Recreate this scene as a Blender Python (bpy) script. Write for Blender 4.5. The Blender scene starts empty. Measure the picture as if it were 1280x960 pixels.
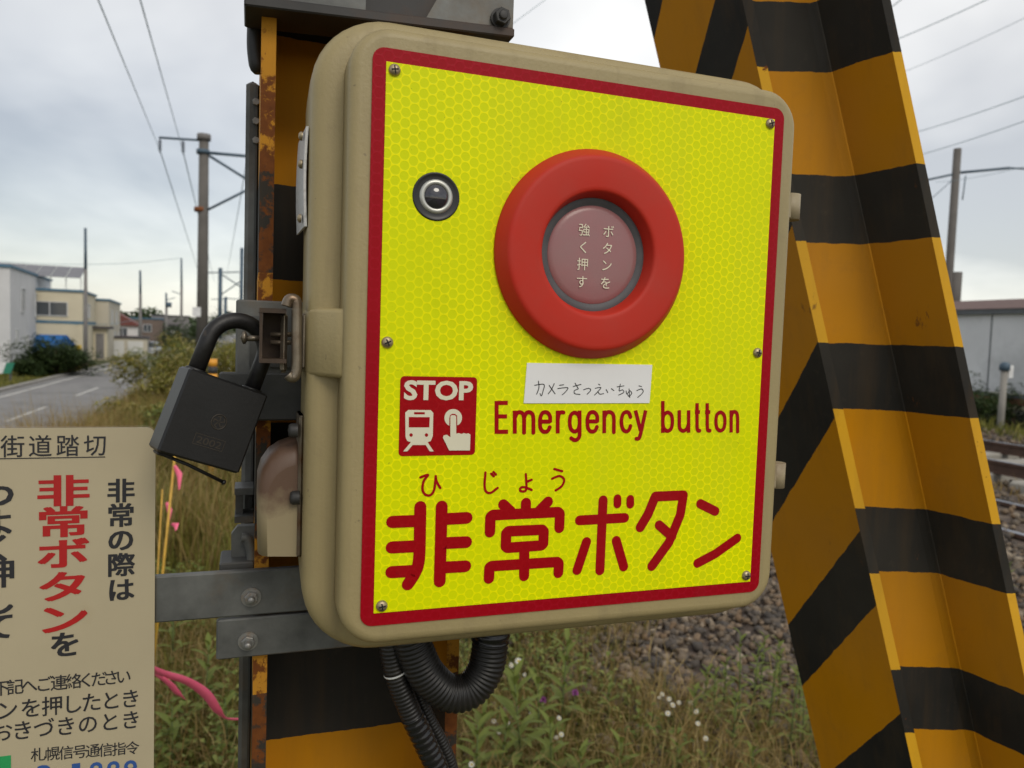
import bpy, math, random
import numpy as np
from math import sin, cos, pi, radians, degrees, atan2, sqrt
from mathutils import Matrix, Vector
random.seed(7); rng = np.random.default_rng(11)
SC = bpy.context.scene
COL = SC.collection

# ------------------------------------------------------------------ camera
F = 956.0                                   # focal length in photo pixels (1280 wide)
EYE = 1.35
CW = np.array([[0.99942869, 0.03379773, 0.0],       # world x, y, z axes seen in camera space (x right, y down, z forward)
               [-0.00205840, 0.06086872, 0.99814365],
               [0.03373499, -0.99757341, -0.06090355]])
CW[1] = np.cross(CW[2], CW[0])
if CW[1][2] < 0: CW[1] = -CW[1]
cam_d = bpy.data.cameras.new('camera'); cam = bpy.data.objects.new('camera', cam_d); COL.objects.link(cam)
cx, cy, cz = CW[:, 0], -CW[:, 1], -CW[:, 2]
cam.matrix_world = Matrix(((cx[0], cy[0], cz[0], 0), (cx[1], cy[1], cz[1], 0), (cx[2], cy[2], cz[2], EYE), (0, 0, 0, 1)))
cam_d.sensor_width = 36.0; cam_d.lens = F / 1280 * 36
cam_d.clip_start = 0.02; cam_d.clip_end = 6000
cam_d.dof.use_dof = True; cam_d.dof.focus_distance = 0.53; cam_d.dof.aperture_fstop = 12.5
SC.camera = cam

# ------------------------------------------------------------------ sky and sun
SKY_SEED = 0.0
SUN_EL, SUN_AZ = 42.0, 150.0                # azimuth measured clockwise from +Y (the camera looks along +Y)
world = bpy.data.worlds.new("World"); SC.world = world; world.use_nodes = True
wt = world.node_tree; wt.nodes.clear()
def wn(t): return wt.nodes.new(t)
wo = wn('ShaderNodeOutputWorld'); add = wn('ShaderNodeAddShader')
bg1 = wn('ShaderNodeBackground'); bg1.inputs['Strength'].default_value = 0.05
sky = wn('ShaderNodeTexSky'); sky.sky_type = 'NISHITA'; sky.sun_disc = False
sky.sun_elevation = radians(SUN_EL); sky.sun_rotation = radians(SUN_AZ)
wt.links.new(sky.outputs[0], bg1.inputs[0])
bg2 = wn('ShaderNodeBackground'); bg2.inputs['Strength'].default_value = 1.0
tc = wn('ShaderNodeTexCoord'); sep = wn('ShaderNodeSeparateXYZ'); wt.links.new(tc.outputs['Generated'], sep.inputs[0])
zz = wn('ShaderNodeMath'); zz.operation = 'MAXIMUM'; zz.inputs[1].default_value = 0.0; wt.links.new(sep.outputs[2], zz.inputs[0])
za = wn('ShaderNodeMath'); za.operation = 'ADD'; za.inputs[1].default_value = 0.34; wt.links.new(zz.outputs[0], za.inputs[0])
dx = wn('ShaderNodeMath'); dx.operation = 'DIVIDE'; wt.links.new(sep.outputs[0], dx.inputs[0]); wt.links.new(za.outputs[0], dx.inputs[1])
dy = wn('ShaderNodeMath'); dy.operation = 'DIVIDE'; wt.links.new(sep.outputs[1], dy.inputs[0]); wt.links.new(za.outputs[0], dy.inputs[1])
cmb = wn('ShaderNodeCombineXYZ'); cmb.inputs[2].default_value = SKY_SEED; wt.links.new(dx.outputs[0], cmb.inputs[0]); wt.links.new(dy.outputs[0], cmb.inputs[1])
nz = wn('ShaderNodeTexNoise'); nz.inputs['Scale'].default_value = 0.95; nz.inputs['Detail'].default_value = 5; nz.inputs['Roughness'].default_value = 0.5
nz.inputs['Distortion'].default_value = 0.25
wt.links.new(cmb.outputs[0], nz.inputs['Vector'])
rp = wn('ShaderNodeValToRGB'); rp.color_ramp.elements[0].position = 0.38; rp.color_ramp.elements[0].color = (0.40, 0.385, 0.365, 1)
rp.color_ramp.elements[1].position = 0.63; rp.color_ramp.elements[1].color = (0.79, 0.76, 0.695, 1)
e = rp.color_ramp.elements.new(0.50); e.color = (0.62, 0.595, 0.55, 1)
wt.links.new(nz.outputs[0], rp.inputs[0])
# thinner cloud (brighter) towards one broad side of the sky
vd = wn('ShaderNodeVectorMath'); vd.operation = 'DOT_PRODUCT'; vd.inputs[1].default_value = Vector((0.30, 0.70, 0.62)).normalized()
wt.links.new(tc.outputs['Generated'], vd.inputs[0])
mr = wn('ShaderNodeMapRange'); mr.inputs['From Min'].default_value = 0.55; mr.inputs['From Max'].default_value = 1.0
mr.inputs['To Min'].default_value = 0.88; mr.inputs['To Max'].default_value = 1.30
wt.links.new(vd.outputs['Value'], mr.inputs[0])
sc_ = wn('ShaderNodeVectorMath'); sc_.operation = 'SCALE'
wt.links.new(rp.outputs[0], sc_.inputs[0]); wt.links.new(mr.outputs[0], sc_.inputs['Scale'])
wt.links.new(sc_.outputs[0], bg2.inputs[0])
wt.links.new(bg1.outputs[0], add.inputs[0]); wt.links.new(bg2.outputs[0], add.inputs[1]); wt.links.new(add.outputs[0], wo.inputs[0])
sun_d = bpy.data.lights.new('sun', 'SUN'); sun_d.energy = 1.15; sun_d.angle = radians(25); sun_d.color = (1.0, 0.93, 0.80)
sun = bpy.data.objects.new('sun', sun_d); COL.objects.link(sun)
az, el = radians(SUN_AZ), radians(SUN_EL)
sd = Vector((sin(az) * cos(el), cos(az) * cos(el), sin(el)))
sun.rotation_euler = sd.to_track_quat('Z', 'Y').to_euler()
SC.view_settings.view_transform = 'Standard'; SC.view_settings.look = 'None'
SC.view_settings.exposure = 0.0; SC.view_settings.gamma = 1.0
SC.render.engine = 'CYCLES'; SC.cycles.max_bounces = 6; SC.cycles.transparent_max_bounces = 8

# ------------------------------------------------------------------ frames
I4 = Matrix.Identity(4)
YAW = radians(18.985)
BOX0 = Vector((0.048899, 0.502862, EYE - 0.006339))             # centre of the yellow plate
BF = Matrix.Translation(BOX0) @ Matrix.Rotation(YAW, 4, 'Z')    # x along the plate, y into the box, z up
TF = Matrix.Rotation(radians(18.5), 4, 'Z')                     # railway frame: x across the tracks, y along them
def ray(px, py):
    d = CW @ np.array([(px - 640) / F, (py - 480) / F, 1.0]); return Vector(d)
BI = BF.inverted()
def PL(px, py, y=0.0):
    """where the sight line of a photo pixel meets the plane y=const of the box frame"""
    o = BI @ Vector((0, 0, EYE)); d = BI.to_3x3() @ ray(px, py)
    k = (y - o.y) / d.y; p = o + d * k; return (p.x, p.z)
def P3(px, py, y): a = PL(px, py, y); return (a[0], y, a[1])
def AT(px, py, Y):
    d = ray(px, py); return Vector((0, 0, EYE)) + d * (Y / d.y)

# ------------------------------------------------------------------ materials
MATS = {}
def srgb(r, g, b):
    f = lambda c: (c / 255 / 12.92) if c / 255 <= .04045 else ((c / 255 + .055) / 1.055) ** 2.4
    return (f(r), f(g), f(b))
class NT:
    def __init__(s, m): s.t = m.node_tree; s.n = s.t.nodes; s.l = s.t.links
    def new(s, t, **k):
        n = s.n.new(t)
        for a, b in k.items(): setattr(n, a, b)
        return n
    def math(s, op, a, b=None, c=None, clamp=False):
        n = s.new('ShaderNodeMath', operation=op); n.use_clamp = clamp
        for i, v in enumerate((a, b, c)):
            if v is None: continue
            if isinstance(v, (int, float)): n.inputs[i].default_value = v
            else: s.l.new(v, n.inputs[i])
        return n.outputs[0]
    def noise(s, vec, scale, detail=3, rough=.55):
        n = s.new('ShaderNodeTexNoise'); n.inputs['Scale'].default_value = scale; n.inputs['Detail'].default_value = detail
        n.inputs['Roughness'].default_value = rough
        if vec is not None: s.l.new(vec, n.inputs['Vector'])
        return n.outputs[0]
    def ramp(s, fac, stops):
        n = s.new('ShaderNodeValToRGB'); r = n.color_ramp
        while len(r.elements) < len(stops): r.elements.new(0.5)
        for e, (p, c) in zip(r.elements, stops):
            e.position = p; e.color = (*c, 1) if len(c) == 3 else c
        s.l.new(fac, n.inputs[0]); return n.outputs[0]
    def mix(s, fac, a, b):
        n = s.new('ShaderNodeMix', data_type='RGBA')
        for i, v in ((0, fac), (6, a), (7, b)):
            if isinstance(v, (int, float)): n.inputs[i].default_value = v
            elif isinstance(v, tuple): n.inputs[i].default_value = (*v, 1) if len(v) == 3 else v
            else: s.l.new(v, n.inputs[i])
        return n.outputs[2]
    def bump(s, h, strength=.3, dist=.001):
        n = s.new('ShaderNodeBump'); n.inputs['Strength'].default_value = strength; n.inputs['Distance'].default_value = dist
        s.l.new(h, n.inputs['Height']); return n.outputs[0]
    def mapping(s, scale):
        t = s.new('ShaderNodeTexCoord'); m = s.new('ShaderNodeMapping'); m.inputs['Scale'].default_value = scale
        s.l.new(t.outputs['Object'], m.inputs['Vector']); return m.outputs[0]
def newmat(name):
    m = bpy.data.materials.new(name); m.use_nodes = True; t = NT(m)
    bs = t.n['Principled BSDF']; tcn = t.new('ShaderNodeTexCoord'); MATS[name] = m
    return m, t, bs, tcn.outputs['Object']
def mat(name, col, rough=.6, metal=0, var=.15, scale=8, bump=0., bscale=60, dirt=None, dscale=5, dlo=.5, dhi=.75, spec=.5, bdist=.001, coat=0):
    """painted / plain surface with tone variation, optional dirt patches and fine relief"""
    m, t, b, oc = newmat(name)
    n = t.ramp(t.noise(oc, scale, 7, .62), [(.32, (0, 0, 0)), (.68, (1, 1, 1))])
    c = t.mix(n, tuple(x * (1 - var) for x in col), tuple(min(1, x * (1 + var)) for x in col))
    if dirt is not None:
        d = t.ramp(t.noise(oc, dscale, 8, .65), [(dlo, (0, 0, 0)), (dhi, (1, 1, 1))]); c = t.mix(d, c, dirt)
    t.l.new(c, b.inputs['Base Color'])
    b.inputs['Roughness'].default_value = rough; b.inputs['Metallic'].default_value = metal
    b.inputs['Specular IOR Level'].default_value = spec; b.inputs['Coat Weight'].default_value = coat
    if bump: t.l.new(t.bump(t.noise(oc, bscale, 4), bump, bdist), b.inputs['Normal'])
    return m
def leafmat(name, stops, rough=.6, trans=.25):
    m, t, b, oc = newmat(name)
    g = t.new('ShaderNodeNewGeometry'); c = t.ramp(g.outputs['Random Per Island'], stops)
    n = t.noise(oc, 1.3, 2); c = t.mix(n, c, t.mix(.5, c, stops[0][1]))
    t.l.new(c, b.inputs['Base Color']); b.inputs['Roughness'].default_value = rough; b.inputs['Specular IOR Level'].default_value = .25
    tr = t.new('ShaderNodeBsdfTranslucent'); t.l.new(c, tr.inputs[0]); mx = t.new('ShaderNodeMixShader'); mx.inputs[0].default_value = trans
    t.l.new(b.outputs[0], mx.inputs[1]); t.l.new(tr.outputs[0], mx.inputs[2]); t.l.new(mx.outputs[0], t.n['Material Output'].inputs[0])
    return m

BEIGE = (.335, .268, .128)
m, t, b, oc = newmat('box_paint')
n1 = t.ramp(t.noise(oc, 6, 6, .6), [(.3, (0, 0, 0)), (.7, (1, 1, 1))]); c = t.mix(n1, tuple(x * .93 for x in BEIGE), tuple(x * 1.06 for x in BEIGE))
n2 = t.ramp(t.noise(t.mapping((55, 55, 5)), 1.0, 6, .6), [(.52, (0, 0, 0)), (.78, (1, 1, 1))]); c = t.mix(t.math('MULTIPLY', n2, .38), c, (.17, .13, .07))
n3 = t.ramp(t.noise(oc, 38, 9, .7), [(.58, (0, 0, 0)), (.74, (1, 1, 1))]); c = t.mix(t.math('MULTIPLY', n3, .30), c, (.20, .15, .08))
n4 = t.ramp(t.noise(oc, 170, 3, .6), [(.70, (0, 0, 0)), (.74, (1, 1, 1))]); c = t.mix(t.math('MULTIPLY', n4, .5), c, (.11, .085, .05))
t.l.new(c, b.inputs['Base Color']); t.l.new(t.math('ADD', t.math('MULTIPLY', n2, .15), .48), b.inputs['Roughness']); t.l.new(t.bump(t.noise(oc, 420, 4), .35, .0006), b.inputs['Normal'])
mat('hinge_paint', (.35, .29, .18), .55, var=.1, scale=20, dirt=(.2, .13, .08), dscale=25)
# reflective sheeting: fluorescent plate with honeycomb seal lines
def sheeting(name, base, line, pitch=.0062, lo=.425, hi=.485, rough=.38, lstr=1.0):
    m, t, b, oc = newmat(name)
    s = t.new('ShaderNodeSeparateXYZ'); wv = t.new('ShaderNodeTexNoise'); wv.inputs['Scale'].default_value = 60; t.l.new(oc, wv.inputs['Vector'])
    off = t.new('ShaderNodeVectorMath', operation='SCALE'); t.l.new(wv.outputs['Color'], off.inputs[0]); off.inputs['Scale'].default_value = .0016
    ad = t.new('ShaderNodeVectorMath', operation='ADD'); t.l.new(oc, ad.inputs[0]); t.l.new(off.outputs[0], ad.inputs[1]); t.l.new(ad.outputs[0], s.inputs[0])
    x, z = t.math('DIVIDE', s.outputs[0], pitch), t.math('DIVIDE', s.outputs[2], pitch)
    R3 = 1.7320508
    def cell(ox, oz):
        a = t.math('SUBTRACT', t.math('FLOORED_MODULO', t.math('ADD', x, ox), R3), R3 / 2)
        c = t.math('SUBTRACT', t.math('FLOORED_MODULO', t.math('ADD', z, oz), 1.0), .5)
        return t.math('SQRT', t.math('ADD', t.math('MULTIPLY', a, a), t.math('MULTIPLY', c, c)))
    d = t.math('MINIMUM', cell(0, 0), cell(R3 / 2, .5))
    e_ = t.ramp(d, [(lo, (0, 0, 0)), (hi, (1, 1, 1))])
    fade = t.ramp(t.noise(oc, 9, 2), [(.35, (.55, .55, .55)), (.6, (1, 1, 1))])
    e2 = t.math('MULTIPLY', t.math('MULTIPLY', e_, fade), lstr)
    grime = t.ramp(t.noise(oc, 14, 6, .7), [(.55, (0, 0, 0)), (.8, (1, 1, 1))])
    mp = t.ramp(t.noise(t.mapping((26, 26, 3)), 1.0, 5, .6), [(.5, (0, 0, 0)), (.8, (1, 1, 1))])
    sp = t.ramp(t.noise(oc, 420, 3, .6), [(.705, (0, 0, 0)), (.73, (1, 1, 1))])
    tone = t.ramp(t.noise(oc, 4, 3), [(.3, (0, 0, 0)), (.7, (1, 1, 1))])
    c = t.mix(e2, base, line); c = t.mix(t.math('MULTIPLY', mp, .16), c, tuple(x * .5 + .05 for x in base)); c = t.mix(t.math('MULTIPLY', sp, .5), c, tuple(x * .3 + .02 for x in base)); c = t.mix(t.math('MULTIPLY', tone, .12), c, tuple(x * .8 for x in base)); c = t.mix(t.math('MULTIPLY', grime, .22), c, tuple(x * .55 for x in base))
    t.l.new(c, b.inputs['Base Color']); b.inputs['Roughness'].default_value = rough; b.inputs['Specular IOR Level'].default_value = .12
    t.l.new(t.bump(e2, .25, .0002), b.inputs['Normal'])
sheeting('yellow_sheeting', (.70, .765, .0), (.96, .92, .0))
sheeting('red_sheeting', (.33, .002, .009), (.40, .006, .02), lstr=.6)
sheeting('red_print', (.34, .002, .006), (.40, .006, .01), lstr=.5)
mat('cream_print', (.70, .66, .50), .5, var=.05)
m, t, b, oc = newmat('button_red')
n1 = t.ramp(t.noise(oc, 22, 5, .6), [(.4, (0, 0, 0)), (.75, (1, 1, 1))])
c = t.mix(t.math('MULTIPLY', n1, .45), (.50, .022, .008), (.40, .050, .033))
t.l.new(c, b.inputs['Base Color']); b.inputs['Roughness'].default_value = .55; b.inputs['Specular IOR Level'].default_value = .3; t.l.new(t.bump(t.noise(oc, 300, 4), .12, .0004), b.inputs['Normal'])
mat('rubber_grey', (.075, .075, .08), .6, var=.2, scale=60)
m, t, b, oc = newmat('window_plastic')
sx = t.new('ShaderNodeSeparateXYZ'); t.l.new(oc, sx.inputs[0])
gx = t.noise(oc, 45, 3)
c = t.mix(gx, (.34, .115, .125), (.27, .16, .155)); t.l.new(c, b.inputs['Base Color']); b.inputs['Roughness'].default_value = .35; b.inputs['Coat Weight'].default_value = .1
mat('window_letters', (.78, .72, .55), .5, var=.05)
mat('lens_black', (.008, .008, .009), .35, var=.1)
mat('silver_ring', (.50, .50, .46), .38, .6, var=.1, scale=80)
m, t, b, oc = newmat('lens_glass'); b.inputs['Base Color'].default_value = (.02, .018, .025, 1); b.inputs['Roughness'].default_value = .08; b.inputs['Coat Weight'].default_value = 1
mat('screw_brass', (.42, .34, .22), .42, .75, var=.3, scale=300, dirt=(.05, .04, .03), dscale=300)
mat('slot_black', (.01, .009, .008), .8)
mat('paper_label', (.80, .80, .80), .35, var=.03, scale=20, coat=.2)
mat('pen_ink', (.012, .012, .014), .6)
mat('lock_black', (.006, .006, .0062), .45, var=.3, scale=40, bump=.25, bscale=500, bdist=.0003)
mat('lock_shackle', (.013, .012, .012), .45, .2, var=.4, scale=60, dirt=(.10, .075, .05), dscale=45, dlo=.6, dhi=.72, bump=.2, bscale=300)
mat('lock_engraving', (.045, .036, .027), .5, .3, var=.2)
mat('hasp_steel', (.22, .185, .14), .38, .75, var=.35, scale=35, dirt=(.13, .055, .02), dscale=30, dlo=.5, dhi=.7, bump=.2, bscale=200)
mat('hasp_dark', (.055, .035, .022), .6, .3, var=.4, scale=60)
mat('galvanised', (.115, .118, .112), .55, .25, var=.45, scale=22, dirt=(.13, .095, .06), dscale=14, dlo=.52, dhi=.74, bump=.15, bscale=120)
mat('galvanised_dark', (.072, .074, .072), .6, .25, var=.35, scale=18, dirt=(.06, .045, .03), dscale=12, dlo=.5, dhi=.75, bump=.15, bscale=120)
mat('bolt_steel', (.26, .26, .25), .45, .6, var=.3, scale=90, dirt=(.20, .12, .06), dscale=90, dlo=.5, dhi=.7)
mat('bolt_black', (.025, .024, .023), .55, var=.4, scale=90)
mat('black_steel_shade', (.028, .026, .025), .6, var=.4, scale=12, dirt=(.06, .028, .012), dscale=14)
mat('rubber_black', (.012, .012, .012), .5, var=.3, scale=30)
mat('tape_black', (.010, .010, .011), .22, var=.3, scale=30, bump=.4, bscale=160)
mat('conduit_black', (.013, .012, .0115), .42, var=.35, scale=30, dirt=(.05, .042, .033), dscale=20, dlo=.55, dhi=.8)
mat('cable_tie', (.75, .75, .72), .5)
mat('rust_steel', (.20, .065, .018), .8, var=.4, scale=40, bump=.5, bscale=200)
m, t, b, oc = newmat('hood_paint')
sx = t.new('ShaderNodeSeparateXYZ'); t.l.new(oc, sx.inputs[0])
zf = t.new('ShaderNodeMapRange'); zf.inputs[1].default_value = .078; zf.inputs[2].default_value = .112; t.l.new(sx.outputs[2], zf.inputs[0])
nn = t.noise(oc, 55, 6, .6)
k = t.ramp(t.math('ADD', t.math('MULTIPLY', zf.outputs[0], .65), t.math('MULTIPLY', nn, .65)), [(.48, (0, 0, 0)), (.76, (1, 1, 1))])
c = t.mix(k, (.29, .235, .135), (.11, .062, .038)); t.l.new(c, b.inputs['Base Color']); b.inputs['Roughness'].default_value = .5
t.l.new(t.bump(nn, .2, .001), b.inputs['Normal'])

AMBER, BLK = (.54, .225, .002), (.021, .020, .018)
def stripes(name, period, duty, top, rust_edge=False, rust=.0, amb=AMBER):
    """V (metres) from the UV map picks amber or black; chipped edges and rust come from noise"""
    m, t, b, oc = newmat(name)
    uv = t.new('ShaderNodeUVMap'); s = t.new('ShaderNodeSeparateXYZ'); t.l.new(uv.outputs[0], s.inputs[0])
    wob = t.math('MULTIPLY', t.math('SUBTRACT', t.noise(oc, 45, 6), .5), .0045)
    v = t.math('ADD', s.outputs[1], wob)
    fr = t.math('FLOORED_MODULO', t.math('SUBTRACT', v, top - duty), period)
    k = t.math('LESS_THAN', fr, duty)
    n = t.noise(oc, 7, 5)
    ya = t.mix(n, tuple(x * .84 for x in amb), tuple(x * 1.12 for x in amb))
    ya = t.mix(t.math('MULTIPLY', t.ramp(t.noise(oc, 28, 7, .7), [(.55, (0, 0, 0)), (.8, (1, 1, 1))]), .30), ya, (.26, .12, .02))
    bk = t.mix(t.noise(oc, 18, 6), tuple(x * .7 for x in BLK), tuple(x * 1.35 for x in BLK))
    bk = t.mix(t.math('MULTIPLY', t.ramp(t.noise(oc, 60, 8, .7), [(.6, (0, 0, 0)), (.75, (1, 1, 1))]), .22), bk, (.10, .075, .05))
    c = t.mix(k, ya, bk)
    stk = t.ramp(t.noise(t.mapping((38, 38, 3)), 1.0, 7, .65), [(.5, (0, 0, 0)), (.78, (1, 1, 1))]); c = t.mix(t.math('MULTIPLY', stk, .20), c, (.15, .08, .022))
    rs = t.ramp(t.noise(t.mapping((30, 30, 11)), 1.0, 8, .7), [(.665, (0, 0, 0)), (.70, (1, 1, 1))]); c = t.mix(t.math('MULTIPLY', rs, .75), c, (.12, .045, .014))
    dst = t.ramp(t.noise(oc, 3, 4), [(.35, (0, 0, 0)), (.7, (1, 1, 1))]); c = t.mix(t.math('MULTIPLY', dst, .10), c, (.30, .26, .20))
    chips = t.ramp(t.noise(oc, 34, 8, .72), [(.735 - rust * .30, (0, 0, 0)), (.765 - rust * .28, (1, 1, 1))])
    c = t.mix(chips, c, t.mix(t.noise(oc, 150, 3), (.075, .024, .009), (.21, .07, .016)))
    t.l.new(c, b.inputs['Base Color']); b.inputs['Roughness'].default_value = .66; b.inputs['Specular IOR Level'].default_value = .10
    t.l.new(t.bump(t.noise(oc, 120, 5), .12, .001), b.inputs['Normal'])
PER = .19
stripes('brace_stripes', PER, .076, .006)
stripes('brace_edge_lit_stripes', PER, .076, .006, rust=.36, amb=(.70, .37, .018))  # lighter amber imitates light caught along the brace edges; the rust is wear
stripes('post_stripes', PER, .075, .121)
stripes('post_edge_stripes', PER, .075, .121, rust=.80, amb=(.50, .22, .012))

mat('sign_cream', (.45, .385, .255), .5, var=.05, scale=9, dirt=(.38, .29, .16), dscale=6, dlo=.58, dhi=.85)
mat('sign_edge', (.30, .22, .13), .6, var=.2, scale=30)
mat('ink_black', (.018, .018, .022), .55, var=.2, scale=40)
mat('ink_red', (.42, .008, .008), .5, var=.08, scale=40)
mat('ink_blue', (.03, .09, .30), .5); mat('ink_green', (.02, .30, .09), .5)
mat('nameplate', (.55, .55, .54), .45, .2, var=.3, scale=200, dirt=(.2, .18, .16), dscale=200)
mat('rod_yellow', (.62, .36, .05), .5, var=.2, scale=30); mat('tape_pink', (1.0, .15, .27), .45, var=.1, scale=30)
mat('asphalt', (.215, .21, .205), .9, var=.15, scale=1.5, bump=.3, bscale=60, dirt=(.11, .11, .115), dscale=.6)
mat('road_paint', (.52, .51, .47), .7, var=.2, scale=6, dirt=(.25, .25, .24), dscale=2)
mat('concrete', (.27, .255, .23), .85, var=.15, scale=2); mat('pole_concrete', (.20, .19, .185), .85, var=.18, scale=1.5)
mat('pole_brown', (.125, .115, .105), .85, var=.18, scale=1.2)
mat('steel_blue', (.07, .11, .15), .55, .2, var=.2, scale=3); mat('insulator', (.09, .11, .15), .3)
mat('wire_dark', (.20, .32, .36), .6); mat('plate_white', (.75, .75, .75), .5)
mat('wall_grey', (.60, .60, .61), .8, var=.06, scale=.7); mat('wall_cream', (.60, .54, .40), .8, var=.06, scale=.7)
mat('wall_tan', (.50, .46, .37), .8, var=.06, scale=.7); mat('wall_white', (.62, .62, .60), .8, var=.06, scale=.7)
mat('wall_brown', (.16, .12, .10), .8, var=.15, scale=1); mat('wall_dim', (.20, .19, .19), .8, var=.15, scale=1)
mat('trim_blue', (.06, .15, .23), .6, var=.1); mat('roof_red', (.15, .045, .035), .7, var=.2); mat('roof_dark', (.06, .055, .06), .7, var=.2)
mat('roof_steel', (.19, .19, .21), .6, var=.1, scale=2); mat('tarp_blue', (.01, .13, .42), .6, var=.1, scale=2)
mat('window_frame', (.55, .56, .57), .6); 
m, t, b, oc = newmat('window_glass'); b.inputs['Base Color'].default_value = (.07, .08, .09, 1); b.inputs['Roughness'].default_value = .12
mat('car_silver', (.45, .48, .52), .3, .3, var=.03); mat('car_tyre', (.02, .02, .02), .8)
mat('barrier_green', (.03, .22, .14), .6); mat('marker_yellow', (.62, .42, .03), .6); mat('marker_black', (.03, .03, .03), .6)
mat('shed_white', (.70, .71, .73), .8, var=.08, scale=.6, dirt=(.44, .45, .46), dscale=.5); mat('shed_roof', (.13, .075, .065), .7, var=.15)
mat('shed_grey', (.12, .13, .14), .7); mat('timber_rust', (.16, .075, .04), .8, var=.2)
mat('rail_rust', (.085, .045, .03), .75, var=.3, scale=5); mat('rail_head', (.30, .32, .36), .35, .8, var=.2, scale=5)
mat('sleeper', (.33, .31, .27), .9, var=.2, scale=4); mat('marker_orange', (.75, .33, .03), .5)
leafmat('leaf_green', [(0, (.08, .115, .02)), (.5, (.18, .225, .045)), (1, (.34, .34, .10))])
leafmat('leaf_dark', [(0, (.03, .05, .015)), (.5, (.05, .085, .025)), (1, (.085, .12, .035))])
leafmat('leaf_gold', [(0, (.13, .14, .025)), (.35, (.27, .27, .05)), (.75, (.40, .31, .06)), (1, (.55, .47, .24))])
leafmat('grass_dry', [(0, (.18, .115, .035)), (.5, (.36, .255, .09)), (1, (.53, .42, .19))], trans=.3)
leafmat('grass_green', [(0, (.085, .10, .018)), (.45, (.20, .195, .036)), (1, (.37, .32, .08))], trans=.3)
mat('stem_brown', (.12, .07, .035), .8, var=.3, scale=20); mat('stem_green', (.10, .13, .04), .8, var=.3, scale=20)
mat('petal_white', (.72, .72, .66), .6); mat('petal_purple', (.30, .06, .28), .6); mat('pollen', (.6, .42, .03), .7)
m, t, b, oc = newmat('stones')
g = t.new('ShaderNodeNewGeometry')
c = t.ramp(g.outputs['Random Per Island'], [(0, (.05, .043, .036)), (.28, (.12, .098, .078)), (.55, (.19, .145, .095)), (.8, (.235, .15, .08)), (1, (.40, .33, .24))])
c = t.mix(t.math('MULTIPLY', t.noise(oc, 40, 5), .6), c, (.06, .05, .045)); t.l.new(c, b.inputs['Base Color']); b.inputs['Roughness'].default_value = .85
m, t, b, oc = newmat('ballast_bed')
vo = t.new('ShaderNodeTexVoronoi'); vo.inputs['Scale'].default_value = 17; t.l.new(oc, vo.inputs['Vector'])
c = t.ramp(t.noise(vo.outputs['Color'], 2.2, 1), [(.3, (.045, .038, .034)), (.5, (.12, .095, .075)), (.7, (.23, .18, .13))])
c = t.mix(t.noise(oc, .5, 3), c, (.095, .062, .045)); t.l.new(c, b.inputs['Base Color']); b.inputs['Roughness'].default_value = .95
t.l.new(t.bump(vo.outputs['Distance'], .8, .03), b.inputs['Normal'])
m, t, b, oc = newmat('soil')
c = t.ramp(t.noise(oc, 1.6, 8, .65), [(.3, (.05, .06, .018)), (.5, (.085, .075, .03)), (.68, (.13, .10, .05))])
c = t.mix(t.noise(oc, .06, 3), c, (.08, .095, .03)); t.l.new(c, b.inputs['Base Color']); b.inputs['Roughness'].default_value = .95
t.l.new(t.bump(t.noise(oc, 25, 6), .6, .03), b.inputs['Normal'])

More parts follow.
